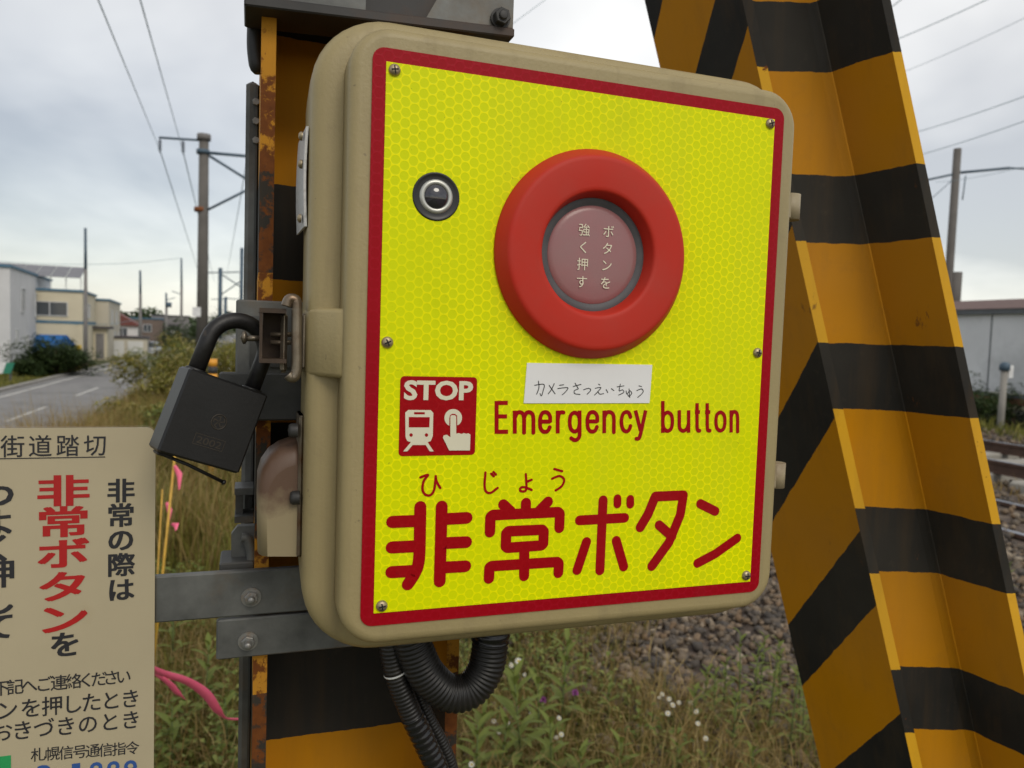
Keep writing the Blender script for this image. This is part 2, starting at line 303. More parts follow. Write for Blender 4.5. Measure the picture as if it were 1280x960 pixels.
# ------------------------------------------------------------------ object helpers
WM = {}                                      # world matrix of every parent
def tag(o, label=None, cat=None, group=None, kind=None):
    for k, v in (('label', label), ('category', cat), ('group', group), ('kind', kind)):
        if v: o[k] = v
    return o
def thing(name, label, cat, frame, loc=(0, 0, 0), rotz=0., group=None):
    o = bpy.data.objects.new(name, None); COL.objects.link(o); o.empty_display_size = .1
    M = frame @ Matrix.Translation(Vector(loc)) @ Matrix.Rotation(rotz, 4, 'Z'); o.matrix_world = M; WM[o.name] = M
    return tag(o, label, cat, group)
class MB:
    def __init__(s): s.v = []; s.f = []; s.uv = None; s.smooth = []
    def add(s, vs, fs, sm=False):
        n = len(s.v); s.v += [tuple(p) for p in vs]; s.f += [tuple(i + n for i in q) for q in fs]; s.smooth += [sm] * len(fs); return s
    def box(s, x0, x1, y0, y1, z0, z1, M=None, bev=0.):
        if bev:
            # chamfered box: 24 verts via three nested loops
            xs, ys, zs = (x0, x1), (y0, y1), (z0, z1); b = min(bev, (x1 - x0) * .45, (y1 - y0) * .45, (z1 - z0) * .45)
            def loop(ix, iy, z): return [(x0 + ix, y0 + iy + b, z), (x0 + ix, y1 - iy - b, z), (x0 + ix + b, y1 - iy, z), (x1 - ix - b, y1 - iy, z), (x1 - ix, y1 - iy - b, z), (x1 - ix, y0 + iy + b, z), (x1 - ix - b, y0 + iy, z), (x0 + ix + b, y0 + iy, z)]
            v = loop(b, b, z0) + loop(0, 0, z0 + b) + loop(0, 0, z1 - b) + loop(b, b, z1)
            f = [tuple(range(8)), tuple(range(31, 23, -1))]
            for L in range(3):
                for i in range(8): j = (i + 1) % 8; f.append((L * 8 + i, (L + 1) * 8 + i, (L + 1) * 8 + j, L * 8 + j))
        else:
            v = [(x, y, z) for z in (z0, z1) for y in (y0, y1) for x in (x0, x1)]
            f = [(0, 2, 3, 1), (4, 5, 7, 6), (0, 1, 5, 4), (2, 6, 7, 3), (0, 4, 6, 2), (1, 3, 7, 5)]
        if M is not None: v = [M @ Vector(p) for p in v]
        return s.add(v, f)
    def tube(s, pts, r, n=10, caps=True, sm=True, closed=False):
        pts = [Vector(p) for p in pts]; rs = r if isinstance(r, (list, tuple)) else [r] * len(pts)
        vs = []; up = None
        for i, p in enumerate(pts):
            if closed: d = (pts[(i + 1) % len(pts)] - pts[i - 1]).normalized()
            else: d = (pts[min(i + 1, len(pts) - 1)] - pts[max(i - 1, 0)]).normalized()
            if up is None: up = Vector((0, 0, 1)) if abs(d.z) < .9 else Vector((0, 1, 0))
            a = d.cross(up).normalized(); up = a.cross(d).normalized()
            for k in range(n):
                t_ = 2 * pi * k / n; vs.append(p + a * (rs[i] * cos(t_)) + up * (rs[i] * sin(t_)))
        f = []
        m_ = len(pts); rngi = m_ if closed else m_ - 1
        for i in range(rngi):
            for k in range(n):
                k2 = (k + 1) % n; j = (i + 1) % m_; f.append((i * n + k, j * n + k, j * n + k2, i * n + k2))
        s.add(vs, f, sm)
        if caps and not closed:
            b0 = len(s.v) - len(vs); s.f.append(tuple(b0 + k for k in range(n))); s.f.append(tuple(b0 + (m_ - 1) * n + k for k in reversed(range(n)))); s.smooth += [False, False]
        return s
    def lathe(s, prof, o, ax, n=40, sm=True, cap0=False, cap1=False):
        """prof = [(radius, distance along ax)] around point o"""
        ax = Vector(ax).normalized(); a = ax.orthogonal().normalized(); b_ = ax.cross(a); o = Vector(o); vs = []
        for (r, h) in prof:
            for k in range(n): t_ = 2 * pi * k / n; vs.append(o + ax * h + a * (r * cos(t_)) + b_ * (r * sin(t_)))
        f = []
        for i in range(len(prof) - 1):
            for k in range(n): k2 = (k + 1) % n; f.append((i * n + k, i * n + k2, (i + 1) * n + k2, (i + 1) * n + k))
        if cap0: f.append(tuple(range(n))[::-1])
        if cap1: f.append(tuple((len(prof) - 1) * n + k for k in range(n)))
        return s.add(vs, f, sm)
    def prism(s, pts, y0, y1, sm=False):
        """outline (x,z) extruded from y0 to y1"""
        n = len(pts); v = [(x, y0, z) for x, z in pts] + [(x, y1, z) for x, z in pts]
        f = [tuple(range(n)), tuple(reversed(range(n, 2 * n)))] + [(i, i + n, (i + 1) % n + n, (i + 1) % n) for i in range(n)]
        return s.add(v, f, sm)
    def loft(s, secs, cap0=True, cap1=True, sm=True):
        n = len(secs[0]); v = [p for q in secs for p in q]; f = []
        for i in range(len(secs) - 1):
            for k in range(n): k2 = (k + 1) % n; f.append((i * n + k, i * n + k2, (i + 1) * n + k2, (i + 1) * n + k))
        s.add(v, f, sm)
        b0 = len(s.v) - len(v)
        if cap0: s.f.append(tuple(b0 + k for k in reversed(range(n)))); s.smooth.append(False)
        if cap1: s.f.append(tuple(b0 + (len(secs) - 1) * n + k for k in range(n))); s.smooth.append(False)
        return s
    def mesh(s, name, frame, pm):
        M = pm.inverted() @ frame
        me = bpy.data.meshes.new(name); me.from_pydata([M @ Vector(p) for p in s.v], [], s.f)
        me.polygons.foreach_set('use_smooth', s.smooth)
        if s.uv:
            L = me.uv_layers.new(name='UVMap'); 
            for li, lp in enumerate(me.loops): L.data[li].uv = s.uv[lp.vertex_index]
        me.validate(); me.update(); return me
    def build(s, name, m, parent=None, frame=I4, **tg):
        pm = WM[parent.name] if parent else I4
        me = s.mesh(name, frame, pm); me.materials.append(MATS[m])
        o = bpy.data.objects.new(name, me); COL.objects.link(o)
        if parent: o.parent = parent; WM[o.name] = pm
        else: WM[o.name] = I4
        return tag(o, **tg) if tg else o
def fix_normals(o):
    import bmesh
    bm = bmesh.new(); bm.from_mesh(o.data); bmesh.ops.recalc_face_normals(bm, faces=bm.faces); bm.to_mesh(o.data); bm.free(); return o
def rrect(hw, hh, r, y, cx=0, cz=0, n=8):
    out = []
    for (sx, sz, a0) in ((1, 1, 0), (-1, 1, 90), (-1, -1, 180), (1, -1, 270)):
        for k in range(n + 1):
            a = radians(a0 + 90 * k / n); out.append((cx + sx * (hw - r) + r * cos(a), y, cz + sz * (hh - r) + r * sin(a)))
    return out
def smoothpts(pts, sub=6):
    """Catmull-Rom through the given points"""
    P = [Vector(p) for p in pts]; 
    if len(P) < 3: return P
    out = []
    for i in range(len(P) - 1):
        a, b_, c_, d = P[max(i - 1, 0)], P[i], P[i + 1], P[min(i + 2, len(P) - 1)]
        for k in range(sub):
            t_ = k / sub; out.append(.5 * ((2 * b_) + (c_ - a) * t_ + (2 * a - 5 * b_ + 4 * c_ - d) * t_ ** 2 + (3 * b_ - a - 3 * c_ + d) * t_ ** 3))
    out.append(P[-1]); return out
def stroke(mb, pts, w, y, closed=False, ends=True):
    """brush stroke with round ends on the plate y: one quad strip plus discs (slightly staggered in depth)"""
    P = [Vector((p[0], 0, p[1])) for p in pts]
    if closed: P = P + [P[0]]
    for i in range(len(P) - 1):
        d = (P[i + 1] - P[i]); 
        if d.length < 1e-7: continue
        nrm = Vector((-d.z, 0, d.x)).normalized() * (w / 2); stroke.k = (stroke.k + 1) % 16; yy = y - stroke.k * 6e-6
        q = [P[i] + nrm, P[i] - nrm, P[i + 1] - nrm, P[i + 1] + nrm]; mb.add([(v.x, yy, v.z) for v in q], [(0, 1, 2, 3)])
    for i, p in enumerate(P):
        if not ends and i in (0, len(P) - 1): continue
        stroke.k = (stroke.k + 1) % 16; yy = y - stroke.k * 6e-6 - 3e-6
        mb.add([(p.x + w / 2 * cos(2 * pi * k / 14), yy, p.z + w / 2 * sin(2 * pi * k / 14)) for k in range(14)], [tuple(range(14))[::-1]])
stroke.k = 0
GL = {}
def glyphs(body, off=0.0):
    """outline mesh of a word in the built-in font: (points, faces, bbox)"""
    key = (body, off)
    if key not in GL:
        cu = bpy.data.curves.new('lettering', 'FONT'); cu.body = body; cu.offset = off; cu.resolution_u = 3; cu.fill_mode = 'FRONT'
        ob = bpy.data.objects.new('lettering', cu); COL.objects.link(ob); bpy.context.view_layer.update()
        me = bpy.data.meshes.new_from_object(ob.evaluated_get(bpy.context.evaluated_depsgraph_get()))
        v = [(p.co.x, p.co.y) for p in me.vertices]; f = [tuple(p.vertices) for p in me.polygons]
        bpy.data.objects.remove(ob); bpy.data.curves.remove(cu); bpy.data.meshes.remove(me)
        xs = [a for a, _ in v] or [0, 1]; ys = [a for _, a in v] or [0, 1]
        GL[key] = (v, f, (min(xs), max(xs), min(ys), max(ys)))
    return GL[key]
def put_text(mb, body, x0, x1, z0, z1, y, off=0., ref=None, shear=0.):
    """fit a word to x0..x1; its baseline..cap height (of the letters in ref) to z0..z1"""
    v, f, (a0, a1, b0, b1) = glyphs(body, off)
    if ref: _, _, (_, _, b0, b1) = glyphs(ref, off)
    sx, sz = (x1 - x0) / (a1 - a0), (z1 - z0) / (b1 - b0)
    mb.add([(x0 + (p[0] - a0) * sx, y, z0 + (p[1] - b0) * sz + shear * (p[0] - a0) * sx) for p in v], f)
def bold_char(mb, ch, x, z, w, h, y, k=.03):
    for i, (a, b_) in enumerate(((-k, -k * .5), (k, -k * .5), (-k, k * .5), (k, k * .5), (0, 0))): put_char(mb, ch, x + a * w, z + b_ * h, w, h, y - i * 1e-5, .006)
def put_char(mb, ch, x, z, w, h, y, off=0.):
    """one character drawn in a cell of w by h centred on x,z"""
    v, f, _ = glyphs(ch, off)
    mb.add([(x + (p[0] - .5) * w, y, z + (p[1] - .38) * h) for p in v], f)
def copy_tree(o, parent=None):
    c = o.copy(); COL.objects.link(c); c.parent = parent
    for ch in list(o.children): copy_tree(ch, c)
    return c
def bolt(mb, p, ax, r, hh, wr=None, stud=0):
    if wr: mb.lathe([(wr, 0), (wr, hh * .25)], p, ax, 24, False, cap1=True)
    mb.lathe([(r, hh * .25), (r, hh * .93), (r * .9, hh)], p, ax, 6, False, cap1=True)
    if stud: mb.lathe([(r * .52, hh), (r * .52, hh + stud * .85), (r * .4, hh + stud)], p, ax, 14, True, cap1=True)

# ================================================================== THE GROUND
def ground_z(v, u=0):
    """height of the land at v metres across the railway"""
    def ss(a, b, x): t_ = min(1, max(0, (x - a) / (b - a))); return t_ * t_ * (3 - 2 * t_)
    z = -1.7 * (1 - ss(-4.0, -1.4, v)); z += .05 * sin(v * 2.1 + u * .8) * ss(-1.6, -1, v) * (1 - ss(.5, 1.2, v))
    z -= .12 * ss(1.1, 2.2, v) * (1 - ss(9, 12, v)); z -= .35 * ss(12.2, 14, v)
    return z
vs_ = sorted(set([-900, -400, -200, -100, -60, -40, -30, -20, -15, -11] + [round(-10 + .5 * i, 2) for i in range(18)] + [round(-1.4 + .2 * i, 2) for i in range(20)] + [round(2.6 + .6 * i, 2) for i in range(22)] + [20, 30, 50, 90, 180, 400, 900]))
us_ = [-60, -30, -15, -8, -4] + [round(-2 + .4 * i, 2) for i in range(42)] + [16, 18, 21, 25, 30, 37, 45, 60, 80, 110, 150, 220, 320, 500, 900, 2000, 4500]
gm = MB(); gm.add([(v, u, ground_z(v, u)) for u in us_ for v in vs_], [(j * len(vs_) + i, j * len(vs_) + i + 1, (j + 1) * len(vs_) + i + 1, (j + 1) * len(vs_) + i) for j in range(len(us_) - 1) for i in range(len(vs_) - 1)], True)
gm.build('ground', 'soil', None, TF, kind='structure')
def strip(name, m, v0, v1, u0, u1, z, kind='structure', nu=1):
    s = MB()
    for i in range(nu):
        a, c_ = u0 + (u1 - u0) * i / nu, u0 + (u1 - u0) * (i + 1) / nu
        s.add([(v0, a, z), (v1, a, z), (v1, c_, z), (v0, c_, z)], [(0, 1, 2, 3)])
    return s.build(name, m, None, TF, kind=kind)
strip('road', 'asphalt', -10.2, -4.3, -60, 900, -1.680)
rm = MB(); rm.box(-10.5, -10.2, -60, 900, -1.72, -1.57); rm.build('kerb', 'concrete', None, TF, kind='structure')
strip('road_edge_line', 'road_paint', -9.62, -9.47, -60, 700, -1.675)
strip('road_edge_line', 'road_paint', -4.75, -4.62, -60, 700, -1.675)
dm = MB()
for i in range(40):
    u0 = -30 + i * 9.4; dm.add([(-7.18, u0, -1.675), (-7.03, u0, -1.675), (-7.03, u0 + 4.6, -1.675), (-7.18, u0 + 4.6, -1.675)], [(0, 1, 2, 3)])
dm.build('road_centre_line', 'road_paint', None, TF, kind='structure')
# ballast sheet follows the land a few millimetres above it
bv = [1.15 + .25 * i for i in range(44)]
bm_ = MB(); bu = [-20, -5] + [0.5 * i for i in range(40)] + [25, 35, 50, 80, 150, 400, 900]
bm_.add([(v, u, ground_z(v, u) + .006 + (.02 if 1.4 < v < 11.9 else 0)) for u in bu for v in bv], [(j * len(bv) + i, j * len(bv) + i + 1, (j + 1) * len(bv) + i + 1, (j + 1) * len(bv) + i) for j in range(len(bu) - 1) for i in range(len(bv) - 1)], True)
bm_.build('ballast_bed', 'ballast_bed', None, TF, kind='structure')

# ================================================================== RAILWAY
rp_ = [(-.035, .14), (.035, .14), (.035, .11), (.008, .098), (.008, .02), (.06, .012), (.06, 0), (-.06, 0), (-.06, .012), (-.008, .02), (-.008, .098), (-.035, .11)]
def track(vA, vB, ztop, label, u0=-12, u1=400, n=90):
    tr = thing('railway_track', label, 'railway track', TF, ((vA + vB) / 2, 0, ztop - .14), group='railway tracks')
    for v in (vA, vB):
        s = MB(); nn_ = len(rp_); s.add([(v + a, u0, ztop - .14 + c_) for a, c_ in rp_] + [(v + a, u1, ztop - .14 + c_) for a, c_ in rp_], [(i, (i + 1) % nn_, (i + 1) % nn_ + nn_, i + nn_) for i in range(nn_)] + [tuple(range(nn_))])
        r_ = fix_normals(s.build('rail', 'rail_rust', tr, TF))
        h = MB(); h.box(v - .03, v + .03, u0, u1, ztop, ztop + .003); h.build('rail_head', 'rail_head', r_, TF)
    w = 1.05; c_ = (vA + vB) / 2; first = None; hw = max(w, abs(vB - vA) / 2 + .35)
    for i in range(n):
        u = -6 + i * .62
        if first is None:
            s = MB(); s.box(c_ - hw, c_ + hw, u - .11, u + .11, ztop - .30, ztop - .135, bev=.02); first = s.build('sleeper', 'sleeper', tr, TF)
        else:
            o = first.copy(); COL.objects.link(o); o.parent = tr; o.location = (0, i * .62, 0)
track(5.68, 6.75, -.05, 'nearest pair of rails on pale concrete sleepers')
track(7.85, 9.5, .16, 'far pair of rusty rails in front of the white shed', n=60)

# ================================================================== WHITE SHED ACROSS THE TRACKS
# origin at the left end of its wall foot
SY = 20.0
def shed():
    a = AT(1150, 440, SY); L = TF.inverted() @ a; v0, u0 = L.x, L.y
    # the wall runs along the railway
    base = .45; zt = EYE + (442 - 397) / F * SY; zr = EYE + (442 - 380) / F * SY
    t_ = thing('long_shed', 'long low white panelled shed with dark red roof across the tracks', 'shed', TF, (v0, u0 + 4, -.5))
    n = 0
    for i in range(26):
        u = u0 - 14 + i * 2.0
        s = MB(); s.box(v0, v0 + .12, u + .025, u + 1.975, base, zt); s.build('wall_panel', 'shed_white', t_, TF)
    s = MB(); s.box(v0 + .03, v0 + 6, u0 - 14, u0 + 38, base, zt); s.build('wall', 'shed_grey', t_, TF)
    s = MB(); s.box(v0 - .12, v0 + .02, u0 - 14, u0 + 38, zt - .02, zt + .10); s.build('gutter', 'shed_grey', t_, TF)
    s = MB(); zr2 = zr + .05
    s.add([(v0 - .15, u0 - 14.2, zt + .103), (v0 - .15, u0 + 38.2, zt + .103), (v0 + 1.1, u0 + 38.2, zr2), (v0 + 1.1, u0 - 14.2, zr2), (v0 + 6.2, u0 - 14.2, zr2 - .2), (v0 + 6.2, u0 + 38.2, zr2 - .2), (v0 + 6.2, u0 - 14.2, zt + .05), (v0 + 6.2, u0 + 38.2, zt + .05)],
          [(0, 3, 2, 1), (3, 4, 5, 2), (4, 6, 7, 5), (0, 1, 7, 6), (0, 6, 4, 3), (1, 2, 5, 7)]); s.build('roof', 'shed_roof', t_, TF)
    s = MB(); s.box(v0 - .10, v0 + .0, u0 - 14, u0 + 38, base - .10, base - .02); s.build('floor_beam', 'shed_grey', t_, TF)
    s = MB(); s.box(v0 - .11, v0 + .0, u0 - 14, u0 + 38, base - .24, base - .103); s.build('kick_board', 'timber_rust', t_, TF)
    for i in range(18):
        u = u0 - 13.6 + i * 3
        s = MB(); s.box(v0 + .1, v0 + .5, u, u + .4, -.6, base); s.build('pillar', 'concrete', t_, TF)
    return v0, u0
shv, shu = shed()

# ================================================================== POLES AND WIRES
def pole_at(px, py_top, Y, wpx, base, name, label, cat, m='pole_brown', group=None, taper=.8, split=None):
    p = AT(px, py_top, Y); r = wpx * .5 * Y / F
    t_ = thing(name, label, cat, I4, (p.x, p.y, base), group=group)
    s = MB(); s.tube([(p.x, p.y, base), (p.x, p.y, p.z)], [r, r * taper], 16); s.build('shaft', m, t_)
    return t_, p, r
RG = -.05
t1, p1, r1 = pole_at(255, 172, 30, 14, RG, 'catenary_mast', 'tall grey railway mast with crossarm and insulators beyond the padlock', 'mast', group='railway masts')
def arm(t_, a, b_, Y, r, m='steel_blue', name='arm'):
    A_, B_ = AT(*a, Y), AT(*b_, Y); s = MB(); s.tube([A_, B_], r, 8); return s.build(name, m, t_)
s = MB(); s.tube([p1 - Vector((0, 0, .1)), p1 + Vector((0, 0, .12))], r1 * 1.15, 16); s.build('cap', 'pole_concrete', t1)
arm(t1, (199, 172), (262, 176), 30, .045); arm(t1, (250, 190), (318, 196), 30, .06); arm(t1, (262, 195), (318, 230), 30, .05); arm(t1, (258, 263), (318, 233), 30, .05)
for q in ((200, 173), (229, 175)):
    A_ = AT(*q, 30); ins = MB()
    prof = [(.02, 0)]
    for k in range(4): prof += [(.03, -.1 * k - .08), (.085, -.1 * k - .12), (.03, -.1 * k - .15)]
    prof += [(.02, -.55)]; ins.lathe(prof, A_, (0, 0, 1), 12); ins.build('insulator', 'insulator', t1)
for yy in (190, 262):
    A_ = AT(254 if yy == 190 else 251, yy, 30); s = MB(); s.tube([A_ - Vector((0, 0, .08)), A_ + Vector((0, 0, .08))], r1 * 1.12, 16); s.build('clamp_band', 'rust_steel' if yy == 262 else 'steel_blue', t1)
A_ = AT(249, 390, 30); s = MB(); s.box(A_.x - .16, A_.x + .16, A_.y - r1 - .03, A_.y - r1 - .01, A_.z - .18, A_.z + .18); s.build('number_plate', 'plate_white', t1)
t2, p2, r2 = pole_at(275.5, 335, 95, 5, RG, 'catenary_mast', 'slim railway mast just right of the tall mast with number plate', 'mast', 'steel_blue', 'railway masts', taper=.95)
arm(t2, (256, 341), (300, 340), 95, .07); arm(t2, (277, 343), (300, 358), 95, .07); arm(t2, (277, 368), (300, 352), 95, .07)
t3, p3, r3 = pole_at(282, 371, 170, 4, RG, 'catenary_mast', 'farthest small railway mast beyond the shrubs', 'mast', 'steel_blue', 'railway masts', taper=.95)
arm(t3, (282, 373), (300, 374), 170, .1); arm(t3, (264, 374), (282, 374), 170, .08)
t4, p4, r4 = pole_at(302.5, 310, 70, 4.5, RG, 'catenary_mast', 'dark railway mast beside the galvanised column', 'mast', 'steel_blue', 'railway masts', taper=.95)
t5, p5, r5 = pole_at(1197, 186, 26, 10.5, -.5, 'catenary_mast', 'dark railway mast behind the white shed', 'mast', 'pole_brown', 'railway masts', taper=.85)
arm(t5, (1140, 229), (1200, 216), 26, .035); arm(t5, (1197, 216), (1262, 210), 26, .045); arm(t5, (1262, 210), (1330, 214), 26, .03)
arm(t5, (1203, 250), (1207, 220), 26, .02); arm(t5, (1160, 252), (1194, 222), 26, .012)
A_ = AT(1191, 370, 26); s = MB(); s.tube([A_ - Vector((-.06, .0, .8)), A_ + Vector((.06, 0, .8))], .19, 12); s.build('sleeve', 'pole_brown', t5)
ug = 'utility poles along the street'
def upole(px, py, Y, w, lab, arms=()):
    t_, p, r = pole_at(px, py + (408 - py) * .42, Y, w, -1.7, 'utility_pole', lab, 'utility pole', 'pole_concrete', ug)
    q = AT(px - .3, py, Y); s = MB(); s.tube([p - Vector((0, 0, .3)), q], [r * .75, r * .6], 10); s.build('top_tube', 'steel_blue', t_)
    for (a, b_) in arms: arm(t_, a, b_, Y, .05)
    return t_
upole(107, 285, 48, 5.0, 'nearest utility pole in front of the cream house with blue bands')
upole(175.5, 338, 80, 4.2, 'second utility pole beside the low cream garage')
upole(227, 323, 88, 3.6, 'tall utility pole with a street lamp arm left of the railway mast', [((227, 368), (215, 364))])
u4 = upole(208, 366, 110, 3.6, 'short far utility pole carrying a transformer', [((208, 375), (219, 372))])
A_ = AT(211, 381, 110); s = MB(); s.tube([A_ - Vector((0, 0, .35)), A_ + Vector((0, 0, .35))], .38, 12); s.build('transformer', 'steel_blue', u4)
def wire(a, b_, Ya, Yb, r, sag, label, group='overhead wires'):
    A_, B_ = AT(*a, Ya), AT(*b_, Yb); pts = []
    for i in range(21): t_ = i / 20; pts.append(A_.lerp(B_, t_) - Vector((0, 0, sag * 4 * t_ * (1 - t_))))
    s = MB(); s.tube(pts, r, 5, caps=False); return s.build('overhead_wire', 'wire_dark', None, label=label, cat='wire', group=group)
wire((118, -12), (200, 188), 9, 30, .009, .0, 'upper sky wire running to the outer insulator of the tall mast')
wire((172, -12), (229, 190), 9, 30, .009, .0, 'upper sky wire running to the inner insulator of the tall mast')
wire((200, 188), (252, 352), 30, 120, .02, .0, 'thin wire continuing from the outer insulator into the distance')
wire((229, 190), (268, 352), 30, 120, .02, .0, 'thin wire continuing from the inner insulator into the distance')
wire((326, 100), (283, 345), 20, 150, .02, .2, 'thin wire passing right of the tall mast towards the distance')
wire((-10, 326), (227, 322), 60, 88, .02, .5, 'street wire strung across to the tall utility pole')
wire((60, 402), (175, 398), 50, 80, .02, .4, 'low street wire in front of the cream houses')
for i, (a, b_) in enumerate([((1060, 42), (1136, -8)), ((1060, 72), (1245, -6)), ((1095, 103), (1290, 18)), ((1105, 176), (1290, 117)), ((1110, 204), (1290, 148)), ((1170, 228), (1290, 206))]):
    lab = ['highest', 'second', 'third, faintest,', 'fourth', 'fifth', 'lowest'][i]
    wire(a, b_, 17 + i, 13 + i * .5, .008 if i not in (2, 5) else .005, .05, lab + ' railway wire in the sky right of the striped brace')
wire((600, 60), (700, -14), 14, 14, .005, 0, 'single thin wire in the sky above the button box', None)
# short concrete marker post by the far track
A_ = AT(1256, 458, 13.5); g_ = thing('marker_post', 'short grey concrete post with a small lamp head before the white shed', 'post', I4, (A_.x, A_.y, -.4))
s = MB(); s.tube([(A_.x, A_.y, -.4), (A_.x, A_.y, A_.z - .05)], .055, 12); s.build('shaft', 'concrete', g_)
s = MB(); s.lathe([(.0, -.02), (.085, 0), (.085, .1), (.05, .14), (0, .15)], (A_.x, A_.y, A_.z - .07), (0, 0, 1), 14); s.build('cap', 'steel_blue', g_)
s = MB(); s.box(A_.x + .06, A_.x + .14, A_.y - .03, A_.y + .03, A_.z - .2, A_.z + .02); s.build('lamp', 'plate_white', g_)

# ================================================================== STREET HOUSES
ST = radians(23.4)
def house(px, Y, name, label, front, side, H, wall, trim='trim_blue', roof='flat', cat='house', base=-1.7, roofm=None):
    """near corner seen at px, Y metres away; front runs to the left, side runs away from the camera"""
    p = AT(px, 440, Y); fr = Matrix.Translation((p.x, p.y, base)) @ Matrix.Rotation(ST, 4, 'Z')
    t_ = thing(name, label, cat, fr)
    s = MB(); s.box(-front, 0, 0, side, 0, H); s.build('wall', wall, t_, fr)
    if roof == 'flat':
        s = MB(); s.box(-front - .12, .12, -.12, side + .12, H, H + .17); s.build('roof', trim, t_, fr)
    elif roof == 'gable':      # ridge runs along the side
        s = MB(); h = front * .32
        s.add([(-front - .3, -.4, H), (.3, -.4, H), (-front / 2, -.4, H + h), (-front - .3, side + .4, H), (.3, side + .4, H), (-front / 2, side + .4, H + h)], [(0, 1, 2), (4, 3, 5), (0, 2, 5, 3), (1, 4, 5, 2), (0, 3, 4, 1)]); s.build('roof', roofm or 'roof_dark', t_, fr)
    elif roof == 'shed':
        s = MB(); s.add([(-front - .2, -.3, H), (.2, -.3, H), (.2, side + .3, H), (-front - .2, side + .3, H), (-front - .2, -.3, H + .2), (.2, -.3, H + .2), (.2, side + .3, H + 1.0), (-front - .2, side + .3, H + 1.0)], [(0, 3, 2, 1), (4, 5, 6, 7), (0, 1, 5, 4), (1, 2, 6, 5), (2, 3, 7, 6), (3, 0, 4, 7)]); s.build('roof', roofm or trim, t_, fr)
    return t_, fr
def win(t_, fr, face, a, z, w, h, sill=True):
    """window on the 'front' (a = distance left of the corner) or the 'side' (a = distance from the corner)"""
    M = fr @ (Matrix.Translation((-a, 0, z)) if face == 'front' else Matrix.Translation((0, a, z)) @ Matrix.Rotation(pi / 2, 4, 'Z'))
    s = MB(); b_ = .06
    for (x0, x1, z0, z1) in ((-w / 2 - b_, w / 2 + b_, h / 2, h / 2 + b_), (-w / 2 - b_, w / 2 + b_, -h / 2 - b_, -h / 2), (-w / 2 - b_, -w / 2, -h / 2, h / 2), (w / 2, w / 2 + b_, -h / 2, h / 2), (-.03, .03, -h / 2, h / 2)):
        s.box(x0, x1, -.08, .02, z0, z1)
    f_ = s.build('window', 'window_frame', t_, M)
    g = MB(); g.box(-w / 2, w / 2, -.03, -.015, -h / 2, h / 2); g.build('pane', 'window_glass', f_, M)
hA, fA = house(13, 47.4, 'grey_house', 'grey rendered two storey house at the left end of the street', 9, 16, 6.3, 'wall_grey', 'trim_blue', cat='house')
for (a, z, w, h) in ((4.0, 4.4, 1.1, 1.5), (9.3, 4.2, 1.1, 1.6), (2.0, 2.0, .5, .9), (5.8, 1.6, .5, .9), (9.8, 1.4, .6, 1.4), (13.6, 1.5, .7, 1.6)): win(hA, fA, 'side', a, z, w, h)
for (a, z) in ((3, 4.4), (6, 4.4)): win(hA, fA, 'front', a, z, 1.1, 1.3)
hB, fB = house(103, 57, 'cream_house', 'cream house with blue bands, roof solar panels and a blue awning', 9, 9.5, 5.3, 'wall_cream', cat='house')
s = MB(); s.box(-9.05, .05, -.05, 9.55, 2.95, 3.15); s.build('blue_band', 'trim_blue', hB, fB)
win(hB, fB, 'front', 2.1, 4.0, 2.2, .95); win(hB, fB, 'side', 4, 4.0, 1, 1)
fr_ = MB(); 
for i in range(10): fr_.box(-9 + i * .98, -8.93 + i * .98, .5, .57, 5.5, 6.35)
fr_.build('panel_frame', 'wall_white', hB, fB)
pn = None
for i in range(9):
    for j in range(3):
        s = MB(); x0 = -9 + i * .99
        y0, y1 = .1 + j * 1.2, .1 + j * 1.2 + 1.14; z0, z1 = 6.3 + y0 * .28, 6.3 + y1 * .28
        s.add([(x0, y0, z0), (x0 + .94, y0, z0), (x0 + .94, y1, z1), (x0, y1, z1), (x0, y0, z0 + .05), (x0 + .94, y0, z0 + .05), (x0 + .94, y1, z1 + .05), (x0, y1, z1 + .05)], [(0, 3, 2, 1), (4, 5, 6, 7), (0, 1, 5, 4), (1, 2, 6, 5), (2, 3, 7, 6), (3, 0, 4, 7)])
        s.build('solar_panel', 'roof_steel', hB, fB)
s = MB(); s.add([(-4.2, -.02, 2.1), (-1.0, -.02, 2.1), (-.1, -1.4, 1.2), (-4.2, -1.4, 1.2), (-4.2, -1.4, .2), (-1.6, -1.4, .2), (-1.6, -1.4, 1.2)], [(0, 1, 2, 3), (3, 6, 5, 4), (1, 2, 6)]); s.build('awning', 'tarp_blue', hB, fB)
s = MB(); s.box(-2.2, 0.3, -1.6, -.5, 0, .5); s.build('step', 'concrete', hB, fB)
hC, fC = house(136, 66, 'cream_house', 'narrow tan flat roofed house behind the nearest utility pole', 5, 13, 5.0, 'wall_tan', cat='house')
win(hC, fC, 'side', 3, 3.6, .7, 1.2); win(hC, fC, 'side', 8, 3.6, .7, 1.2); win(hC, fC, 'side', 6, 1.5, .8, 1.6); win(hC, fC, 'side', 10.6, 1.5, .8, 1.4)
s = MB(); s.box(-3.4, .4, -2.4, -.05, 2.6, 2.8); s.build('porch_roof', 'roof_dark', hC, fC)
s = MB(); s.box(-1.0, 0, -2.0, -.02, 0, 2.6); s.build('porch', 'wall_cream', hC, fC)
s = MB(); s.box(-.8, -.2, -2.05, -2.01, .1, 2.2); s.build('door', 'wall_dim', hC, fC)
hD, fD = house(172, 92, 'white_house', 'white house with dark red pitched roof between two utility poles', 9, 8, 2.9, 'wall_white', roof='gable', roofm='roof_red', cat='house')
win(hD, fD, 'front', 1.6, 2.0, .9, 1.1); win(hD, fD, 'front', 4.4, 2.0, .9, 1.1)
